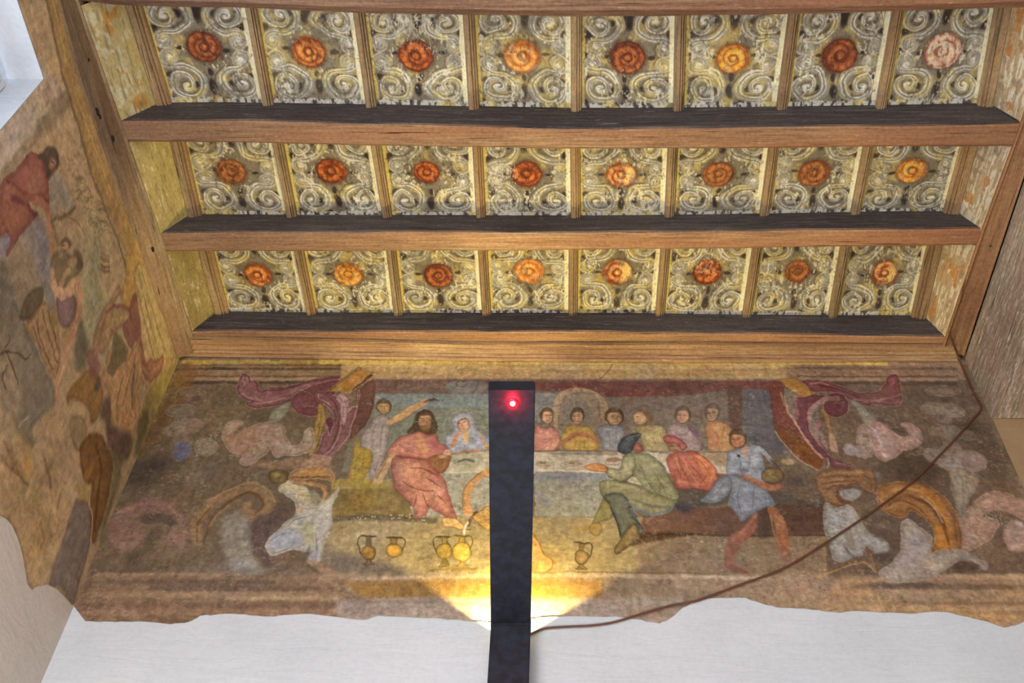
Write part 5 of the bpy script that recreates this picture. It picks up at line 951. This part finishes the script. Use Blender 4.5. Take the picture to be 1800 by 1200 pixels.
P([(1451, 885), (1470, 892), (1493, 888), (1512, 911), (1524, 933), (1545, 944), (1560, 954), (1561, 966), (1545, 975), (1522, 958), (1514, 975), (1500, 977), (1484, 986), (1465, 981), (1458, 955), (1447, 920)], (146, 148, 142), 1, 1.8, rim=(122, 122, 114), rw=7, edge=(160, 156, 142), ew=.4); B(1470, 915, 14, 20, (148, 156, 158), .7, .9); P([(1484, 925), (1494, 930), (1505, 960), (1496, 966), (1486, 945)], (116, 106, 88), .6, 3); L([(1482, 955), (1492, 970), (1502, 978)], 4, (98, 90, 88), .7, 1.5, .4); L([(1498, 893), (1510, 912), (1518, 930)], 3, (164, 148, 112), .6)
P([(1515, 895), (1550, 905), (1585, 925), (1584, 965), (1566, 985), (1545, 985), (1535, 976), (1562, 966), (1560, 952), (1528, 932)], (94, 82, 70), .9, 4); B(1560, 925, 24, 12, (122, 110, 94), .6, .9)
P([(1540, 873), (1546, 856), (1570, 848), (1610, 848), (1645, 862), (1673, 890), (1688, 925), (1690, 965), (1668, 968), (1650, 966), (1636, 975), (1643, 948), (1638, 925), (1619, 906), (1600, 897), (1594, 906), (1573, 908), (1549, 894)], (154, 110, 64), 1, 1.5, rim=(120, 80, 44), rw=7, edge=(182, 144, 92), ew=.4)
L([(1612, 856), (1645, 880), (1664, 915), (1672, 960)], 9, (182, 118, 44), .85, 2.5, .3); L([(1652, 930), (1656, 950), (1655, 964)], 16, (190, 122, 40), .8, 3, .1); L([(1600, 870), (1632, 888), (1656, 918), (1668, 955)], 6, (96, 64, 42), .8, 2, .4); L([(1562, 862), (1600, 858), (1634, 878), (1660, 910)], 4, (184, 146, 90), .6, 2, .5); L([(1620, 872), (1644, 895), (1656, 918)], 2, (206, 176, 120), .7, 1); L([(1558, 890), (1580, 880), (1604, 886), (1630, 905)], 3.5, (104, 70, 42), .7, 1.6, .4); L([(1570, 880), (1592, 870), (1615, 880)], 5, (110, 76, 56), .7, 2, .4); L([(1655, 876), (1676, 910), (1682, 950)], 3, (104, 72, 42), .6, 1.6, .3); B(1580, 898, 18, 7, (122, 84, 54), .6, .9)
P([(1584, 920), (1598, 912), (1614, 925), (1637, 943), (1637, 972), (1652, 966), (1690, 966), (1715, 978), (1736, 992), (1728, 1000), (1705, 988), (1682, 986), (1645, 1010), (1610, 1021), (1563, 1021), (1543, 1006), (1568, 988), (1583, 967), (1583, 943)], (154, 146, 132), 1, 1.8, rim=(132, 122, 108), rw=8, edge=(170, 160, 142), ew=.4); P([(1600, 935), (1625, 945), (1622, 975), (1590, 995), (1575, 995), (1590, 970)], (150, 146, 146), .8, 5); B(1640, 990, 30, 12, (158, 146, 124), .7, .9)
P(el(1697, 995, 24, 9, -.05), (92, 76, 58), .9, 2.5); B(1552, 978, 16, 8, (82, 70, 62), .9, .7)
# ---- ageing: broad stains and rubbed patches
m_ = vnoise(mh, mw, 120, 901, 3)[..., None]; mc.a = mc.a * (0.90 + 0.20 * m_)
g_ = mc.a.mean(-1, keepdims=True); k_ = sst(0.5, 0.8, vnoise(mh, mw, 80, 902, 3))[..., None] * 0.30; mc.a = mc.a * (1 - k_) + (g_ * np.array((1.03, 1.0, 0.92), np.float32)) * k_
f_ = sst(0.64, 0.74, vnoise(mh, mw, (3, 4), 903, 2) * 0.6 + vnoise(mh, mw, 30, 904, 2) * 0.4)[..., None] * 0.22; mc.a = mc.a * (1 - f_) + np.array((176, 166, 144), np.float32) * f_
d_ = sst(0.66, 0.76, vnoise(mh, mw, (2.5, 3.5), 905, 2) * 0.6 + vnoise(mh, mw, 36, 906, 2) * 0.4)[..., None] * 0.22; mc.a = mc.a * (1 - d_) + np.array((64, 54, 46), np.float32) * d_

mc.a = brushy(mc.a, mw, mh, 700)
g_ = mc.a.mean(-1, keepdims=True); mc.a = g_ + (mc.a - g_) * 0.84; mc.a = mc.a * np.array((1.01, 0.98, 1.0), np.float32); mc.a = calm_reds(mc.a); mc.a = (mc.a - 116) * 1.12 + 112
xx = np.linspace(MU0, MU1, mw); zz = np.linspace(MZ1, MZ0, mh); XX, ZZ = np.meshgrid(xx, zz)
YY = -0.0015 + (vnoise(mh, mw, 60, 77, 3) - 0.5) * 0.003
mural = grid_obj('banquet_mural', np.stack([XX, YY, ZZ], -1), mc.a, M['mural'], gain=1.42)
tag(mural, 'large faded wall mural of a banquet at a long table framed by painted scrolls', 'mural')
LY0, LY1, LZ0, LZ1 = -2.1, -0.001, 3.60, 5.50
LSU, LSV = 250.0, 235.0
lw, lh = int((LY1 - LY0) * LSU) + 1, int((LZ1 - LZ0) * LSV) + 1
def to_left(px, py):
    p = on(px, py, 0, -2.0); return ((p[1] - LY0) * LSU, (LZ1 - p[2]) * LSV)
lc = Canvas(lw, lh, to_left, (158, 132, 98), 31, 1.2)
lc.wx *= 1.7; lc.wy *= 1.7
_pl = lc.poly
def _soft(pts, col, a=1.0, soft=1.3, edge=None, **k): _pl(pts, col, a * 0.94, soft + 1.0, None if edge is None else edge, **k)
lc.poly = _soft
P, L, B = lc.poly, lc.line, lc.blob
P([(0, 0), (140, 0), (310, 630), (200, 640), (120, 300), (0, 300)], (178, 148, 110), 1, 10, smooth=False)
P([(150, 380), (240, 400), (225, 560), (170, 640), (140, 560)], (158, 146, 110), .9, 14); P([(160, 440), (185, 440), (178, 580), (150, 580)], (142, 138, 106), .8, 10); P([(188, 330), (215, 420), (215, 500), (180, 520), (178, 420)], (180, 148, 110), .7, 10)
P([(70, 100), (118, 165), (60, 240), (0, 320), (0, 225)], (172, 150, 126), 1, 5, smooth=False); P([(0, 235), (40, 190), (60, 215), (0, 300)], (160, 146, 138), .8, 8)
P([(112, 158), (126, 182), (92, 222), (40, 280), (0, 332), (0, 300), (34, 262), (72, 212)], (130, 110, 86), .9, 3)
B(90, 60, 20, 60, (184, 152, 112), .7, .9); B(96, 110, 14, 16, (170, 138, 92), .6)
# ochre strip under the timber
P([(82, 0), (105, 0), (140, 140), (164, 205), (183, 255), (214, 350), (249, 440), (262, 490), (246, 500), (232, 460), (215, 430), (190, 370), (160, 300), (140, 225), (112, 140)], (166, 130, 76), 1, 3, rim=(140, 108, 68), rw=4)
L([(82, 0), (112, 140), (136, 215), (156, 290), (182, 360), (206, 420), (222, 470)], 4, (114, 92, 64), .8, 2); L([(92, 0), (126, 140), (150, 215), (178, 290), (204, 360)], 2, (206, 168, 96), .6, 1.5)
# sky, tree and red-robed man
P([(82, 310), (100, 304), (113, 320), (128, 362), (107, 364), (92, 378), (86, 360)], (142, 130, 120), .9, 4); P([(0, 400), (40, 390), (70, 380), (85, 420), (90, 470), (75, 520), (60, 480), (40, 430), (0, 440)], (126, 116, 112), .9, 6); P([(0, 410), (14, 406), (14, 440), (0, 470)], (132, 126, 142), .8, 5); P([(60, 395), (75, 400), (88, 450), (86, 490), (70, 470)], (124, 116, 124), .8, 5)
P([(0, 470), (30, 440), (60, 470), (75, 510), (60, 560), (0, 560)], (130, 112, 94), .9, 8)
P([(0, 335), (12, 310), (30, 295), (52, 271), (68, 271), (76, 285), (83, 310), (84, 362), (75, 350), (50, 352), (57, 367), (66, 377), (55, 387), (37, 412), (25, 430), (11, 446), (17, 425), (12, 407), (0, 412)], (146, 80, 68), 1, 1.5, rim=(118, 58, 56), rw=8, edge=(96, 54, 48), ew=.5)
B(60, 320, 18, 24, (164, 104, 84), .7, .9); P([(0, 370), (20, 360), (45, 375), (50, 390), (20, 405), (0, 410)], (158, 96, 70), .7, 5); L([(12, 318), (35, 335), (60, 345), (82, 352)], 4, (104, 48, 50), .7, 2, .4); L([(18, 325), (45, 342), (75, 348)], 4, (170, 98, 74), .6, 2, .4); L([(20, 345), (45, 360), (60, 378)], 4, (108, 52, 52), .7, 2.5, .4)
P([(66, 274), (80, 260), (95, 256), (103, 272), (103, 290), (96, 300), (84, 312), (80, 295), (74, 284)], (82, 66, 58), 1, 1.6); P(el(93, 288, 7, 11, .2), (172, 126, 98), 1, 1.3, rim=(130, 90, 70), rw=4); B(84, 305, 5, 7, (92, 72, 60), .9); L([(90, 286), (94, 287)], 1.6, (70, 48, 40), .9); L([(97, 290), (101, 294), (97, 296)], 1.4, (110, 74, 58), .8); L([(92, 300), (96, 299)], 1.4, (128, 66, 56), .8)
L([(64, 350), (80, 364), (88, 395), (92, 432), (96, 450)], 9, (166, 112, 80), 1, 1.5, .3); L([(60, 352), (76, 358), (84, 366)], 8, (156, 98, 76), .8)
L([(90, 392), (100, 382), (116, 378), (132, 362)], 4, (98, 84, 62), .8, 1.5, .5); L([(90, 380), (94, 400), (102, 430)], 4, (106, 90, 66), .7, 2); L([(118, 378), (135, 390), (148, 410), (152, 425)], 1.6, (108, 94, 68), .7)
for k in range(46):
    x = rng.uniform(128, 188); y = 325 + (x - 128) * 1.1 + rng.uniform(-22, 40); L([(x, y), (x + rng.uniform(3, 8), y - rng.uniform(2, 6)), (x + rng.uniform(8, 12), y + rng.uniform(-2, 3))], 1.5, (120, 104, 70), .6, .8)
for k in range(16): y = rng.uniform(440, 475); L([(176, y), (186, y + 4), (192, y + rng.uniform(0, 8))], 1.5, (122, 92, 66), .5, .8)
# dark grey drape / slope on the left
P([(0, 470), (14, 478), (32, 537), (46, 580), (70, 622), (88, 662), (97, 700), (76, 728), (56, 752), (62, 775), (50, 778), (30, 760), (20, 730), (0, 690)], (118, 108, 92), 1, 3, rim=(98, 90, 76), rw=8)
P([(0, 600), (12, 600), (30, 650), (40, 700), (25, 760), (10, 760), (0, 720)], (142, 120, 94), .8, 7); L([(0, 486), (22, 520), (42, 570), (64, 620)], 5, (104, 98, 90), .8, 3, .2); L([(10, 480), (30, 530), (60, 600), (84, 650)], 2.5, (140, 130, 112), .5, 2)
for q in ([(0, 620), (12, 618), (30, 620)], [(10, 618), (20, 640), (32, 676)], [(12, 640), (4, 660), (10, 680)], [(30, 620), (44, 630), (54, 622)], [(8, 612), (16, 600), (18, 592)]): L(q, 2.2, (76, 60, 48), .8, 1, .4)
L([(32, 748), (40, 738), (50, 732)], 1.4, (184, 170, 140), .7)
# seated group
P(el(56, 532, 15, 34, .5), (96, 82, 62), 1, 2, rim=(70, 58, 46), rw=5); P([(75, 530), (46, 572), (56, 594), (66, 606), (76, 632), (95, 664), (103, 640), (104, 600), (98, 552), (86, 535)], (154, 120, 84), 1, 2, rim=(118, 88, 60), rw=6)
for q in ([(66, 560), (72, 600), (92, 648)], [(74, 545), (84, 590), (100, 635)], [(84, 545), (92, 580), (104, 615)], [(60, 575), (70, 610)]): L(q, 2.4, (96, 70, 48), .75, 1.3, .4)
L([(78, 500), (88, 520), (94, 545)], 13, (112, 108, 102), .95, 2, .3); L([(93, 545), (92, 560), (93, 575)], 8, (140, 118, 66), .8)
P([(100, 520), (118, 515), (130, 518), (132, 545), (124, 570), (110, 575), (102, 560)], (116, 88, 90), 1, 2, rim=(86, 60, 62), rw=6); B(114, 555, 7, 14, (150, 116, 116), .6, .9); B(114, 595, 12, 24, (140, 110, 74), .8, .8)
P([(90, 455), (98, 442), (112, 440), (124, 450), (138, 452), (145, 466), (138, 482), (125, 490), (112, 505), (98, 500), (90, 478)], (116, 98, 72), 1, 2, rim=(84, 68, 52), rw=5); P(el(137, 456, 9, 18, -.2), (92, 78, 64), .9, 2); L([(106, 500), (112, 486), (120, 476)], 7, (170, 134, 98), .8)
P(el(114, 432, 8.5, 12, .1), (164, 130, 98), 1, 1.5, rim=(112, 86, 62), rw=4); P([(104, 432), (107, 420), (117, 416), (125, 426), (123, 436), (115, 424)], (96, 78, 58), .9, 1.5); L([(108, 432), (112, 432)], 1.6, (80, 56, 42), .8); P(el(127, 460, 7, 9, .3), (162, 126, 94), .9, 1.5); L([(111, 441), (115, 441)], 1.4, (120, 72, 56), .8); B(106, 446, 7, 6, (140, 128, 92), .7)
L([(92, 478), (95, 500), (104, 515), (118, 512), (130, 506)], 11, (178, 140, 108), 1, 1.6, .2); L([(134, 494), (140, 515), (136, 555), (129, 585), (116, 622), (104, 660), (98, 692)], 12, (172, 126, 94), 1, 1.8, .3); L([(112, 640), (104, 665), (98, 690)], 3, (196, 164, 134), .6); L([(131, 500), (134, 530), (130, 560)], 2, (112, 80, 60), .7)
P([(140, 560), (150, 580), (156, 610), (150, 640), (138, 650), (130, 630), (132, 595)], (96, 92, 76), .9, 5)
# scroll frame on the right of the side wall
P([(120, 690), (118, 710), (124, 700), (140, 703), (156, 720), (160, 742), (172, 730), (180, 700), (176, 670), (160, 648), (140, 660)], (138, 100, 54), 1, 2.5, rim=(108, 74, 40), rw=6); P([(152, 618), (165, 612), (176, 640), (172, 660), (160, 665), (154, 640)], (126, 84, 80), .9, 3); B(172, 675, 8, 12, (84, 78, 76), .8)
P([(208, 500), (212, 512), (200, 532), (184, 560), (174, 590), (170, 625), (162, 615), (166, 585), (180, 548), (196, 520)], (154, 116, 84), .95, 2.5, rim=(126, 84, 68), rw=4)
P([(182, 562), (186, 545), (200, 536), (218, 534), (228, 545), (228, 560), (218, 572), (206, 578), (196, 592), (186, 612), (176, 622), (172, 606)], (158, 128, 88), 1, 2, rim=(140, 92, 74), rw=7); L([(186, 550), (200, 538), (220, 538), (228, 550), (222, 564)], 4, (132, 82, 70), .8, 1.6, .3); L([(190, 580), (205, 562), (222, 556)], 3, (178, 146, 102), .6, 1.6)
P([(222, 450), (236, 450), (238, 500), (236, 525), (230, 544), (216, 533), (214, 515), (220, 480)], (182, 140, 74), 1, 2, rim=(150, 110, 60), rw=4)
P([(237, 472), (253, 465), (278, 530), (300, 600), (304, 628), (288, 632), (270, 628), (258, 580), (240, 520)], (164, 144, 102), 1, 2.5, rim=(134, 114, 78), rw=5)
for q in ([(243, 480), (262, 560), (280, 625)], [(250, 480), (272, 560), (292, 622)], [(240, 500), (256, 570), (270, 625)]): L(q, 2.2, (116, 98, 64), .7, 1.2, .2)
P([(228, 540), (234, 515), (240, 520), (246, 570), (252, 620), (262, 650), (252, 640), (240, 600), (236, 600), (230, 610), (218, 590), (216, 570), (228, 560)], (136, 88, 76), 1, 2, rim=(110, 66, 60), rw=4)
P([(246, 630), (256, 640), (262, 630), (272, 632), (286, 625), (284, 648), (268, 668), (254, 662)], (150, 98, 82), 1, 2, rim=(112, 66, 58), rw=5); L([(250, 645), (262, 655), (280, 640)], 3, (176, 130, 104), .6)
P([(190, 612), (186, 640), (180, 650), (176, 668), (190, 690), (196, 735), (212, 752), (234, 757), (247, 722), (242, 690), (248, 668), (250, 640), (243, 600), (232, 612), (222, 630), (212, 645)], (174, 134, 90), 1, 2, rim=(150, 108, 70), rw=7)
for q in ([(238, 620), (228, 660), (215, 710)], [(216, 660), (206, 700), (205, 740)], [(242, 650), (236, 690), (238, 735)]): L(q, 2.6, (126, 88, 60), .65, 1.5, .3)
P([(200, 585), (210, 590), (222, 610), (222, 630), (208, 645), (198, 660), (188, 650), (194, 630)], (106, 96, 70), 1, 2.5); L([(236, 640), (232, 680), (233, 715)], 7, (116, 98, 70), .85, 2, .4); B(222, 735, 18, 16, (188, 128, 82), .6, .9)
P([(182, 700), (192, 700), (196, 740), (210, 755), (230, 762), (228, 800), (205, 815), (190, 780), (184, 745), (176, 730)], (92, 72, 62), 1, 4); B(198, 765, 10, 20, (104, 76, 74), .7, .9); B(230, 780, 10, 20, (118, 88, 58), .7, .9)
P([(255, 690), (275, 665), (300, 640), (306, 640), (285, 700), (268, 740), (250, 780), (244, 760), (248, 730)], (146, 130, 72), .9, 4); P([(246, 730), (262, 720), (250, 780), (236, 800), (240, 760)], (94, 84, 56), .8, 4)
P([(124, 735), (130, 730), (142, 730), (150, 745), (150, 765), (138, 790), (128, 775), (122, 752)], (132, 110, 80), .95, 2, rim=(98, 70, 50), rw=4)
P([(140, 787), (146, 772), (156, 760), (176, 762), (190, 787), (198, 812), (194, 850), (188, 880), (176, 930), (168, 952), (160, 945), (157, 887), (162, 852), (150, 848), (143, 826)], (114, 78, 42), 1, 2, rim=(90, 58, 30), rw=7); B(156, 828, 9, 20, (160, 108, 50), .75, .9); L([(168, 780), (176, 820), (172, 870), (166, 930)], 5, (86, 54, 30), .6, 3, .3)
P([(198, 800), (215, 800), (208, 850), (192, 900), (178, 945), (176, 930), (190, 880), (198, 830)], (100, 92, 66), .9, 4); P([(136, 848), (150, 850), (160, 852), (154, 885), (140, 878), (134, 868)], (152, 126, 74), .9, 3)
P([(130, 880), (140, 876), (151, 880), (158, 900), (159, 945), (150, 985), (136, 1032), (127, 1060), (107, 1032), (87, 1027), (92, 1000), (112, 938)], (106, 94, 90), 1, 2, rim=(88, 78, 74), rw=6); L([(156, 880), (162, 910), (160, 950)], 2.5, (176, 156, 118), .8, 1)
L([(178, 925), (160, 975), (146, 1015), (132, 1060)], 5, (150, 134, 118), .6, 2)
P([(0, 790), (40, 800), (80, 830), (110, 860), (110, 930), (85, 1000), (60, 1035), (20, 1000), (0, 920)], (160, 128, 84), .6, 14); B(47, 817, 15, 14, (176, 124, 58), .8, .9)
for x, y, rx, ry, c in ((70, 900, 40, 30, (146, 116, 78)), (78, 940, 20, 24, (124, 100, 66)), (90, 850, 26, 30, (144, 118, 86)), (20, 805, 26, 12, (122, 92, 56)), (110, 790, 24, 40, (136, 112, 84)), (82, 825, 8, 26, (118, 88, 64)), (40, 780, 30, 14, (150, 114, 66)), (60, 960, 20, 30, (164, 128, 78)), (90, 760, 30, 30, (150, 122, 88))): B(x, y, rx, ry, c, .6, .9)
for q in ([(0, 800), (20, 820), (50, 850)], [(70, 920), (76, 945), (72, 960)], [(104, 870), (102, 890)], [(76, 800), (84, 830), (90, 855)], [(6, 775), (14, 790)]): L(q, 3, (96, 72, 48), .5, 2)
m_ = vnoise(lh, lw, 90, 911, 3)[..., None]; lc.a = lc.a * (0.90 + 0.20 * m_)
f_ = sst(0.66, 0.76, vnoise(lh, lw, (3, 3), 913, 2) * 0.6 + vnoise(lh, lw, 30, 914, 2) * 0.4)[..., None] * 0.15; lc.a = lc.a * (1 - f_) + np.array((190, 172, 140), np.float32) * f_
d_ = sst(0.64, 0.74, vnoise(lh, lw, (2.5, 3), 915, 2) * 0.6 + vnoise(lh, lw, 36, 916, 2) * 0.4)[..., None] * 0.18; lc.a = lc.a * (1 - d_) + np.array((84, 66, 48), np.float32) * d_

lc.a = brushy(lc.a, lw, lh, 720)
g_ = lc.a.mean(-1, keepdims=True); lc.a = g_ + (lc.a - g_) * 0.76; lc.a = calm_reds(lc.a); lc.a = (lc.a - 120) * 1.10 + 118
yy = np.linspace(LY0, LY1, lw); zz = np.linspace(LZ1, LZ0, lh); YY, ZZ = np.meshgrid(yy, zz)
yy_keep = ~((YY < WY) & (ZZ < WZ))
snapY = YY.copy(); snapY[(np.abs(YY - WY) < 0.5 / LSU + 1e-6)] = WY
lm = grid_obj('side_wall_mural', np.stack([np.full_like(YY, -2.0) + (vnoise(lh, lw, 50, 78, 3) - 0.5) * 0.002 + 0.001, snapY, ZZ], -1), lc.a, M['mural'], yy_keep, gain=1.75)
tag(lm, 'faded brown mural of a red-robed figure, trees and scrolls on the left wall', 'mural')
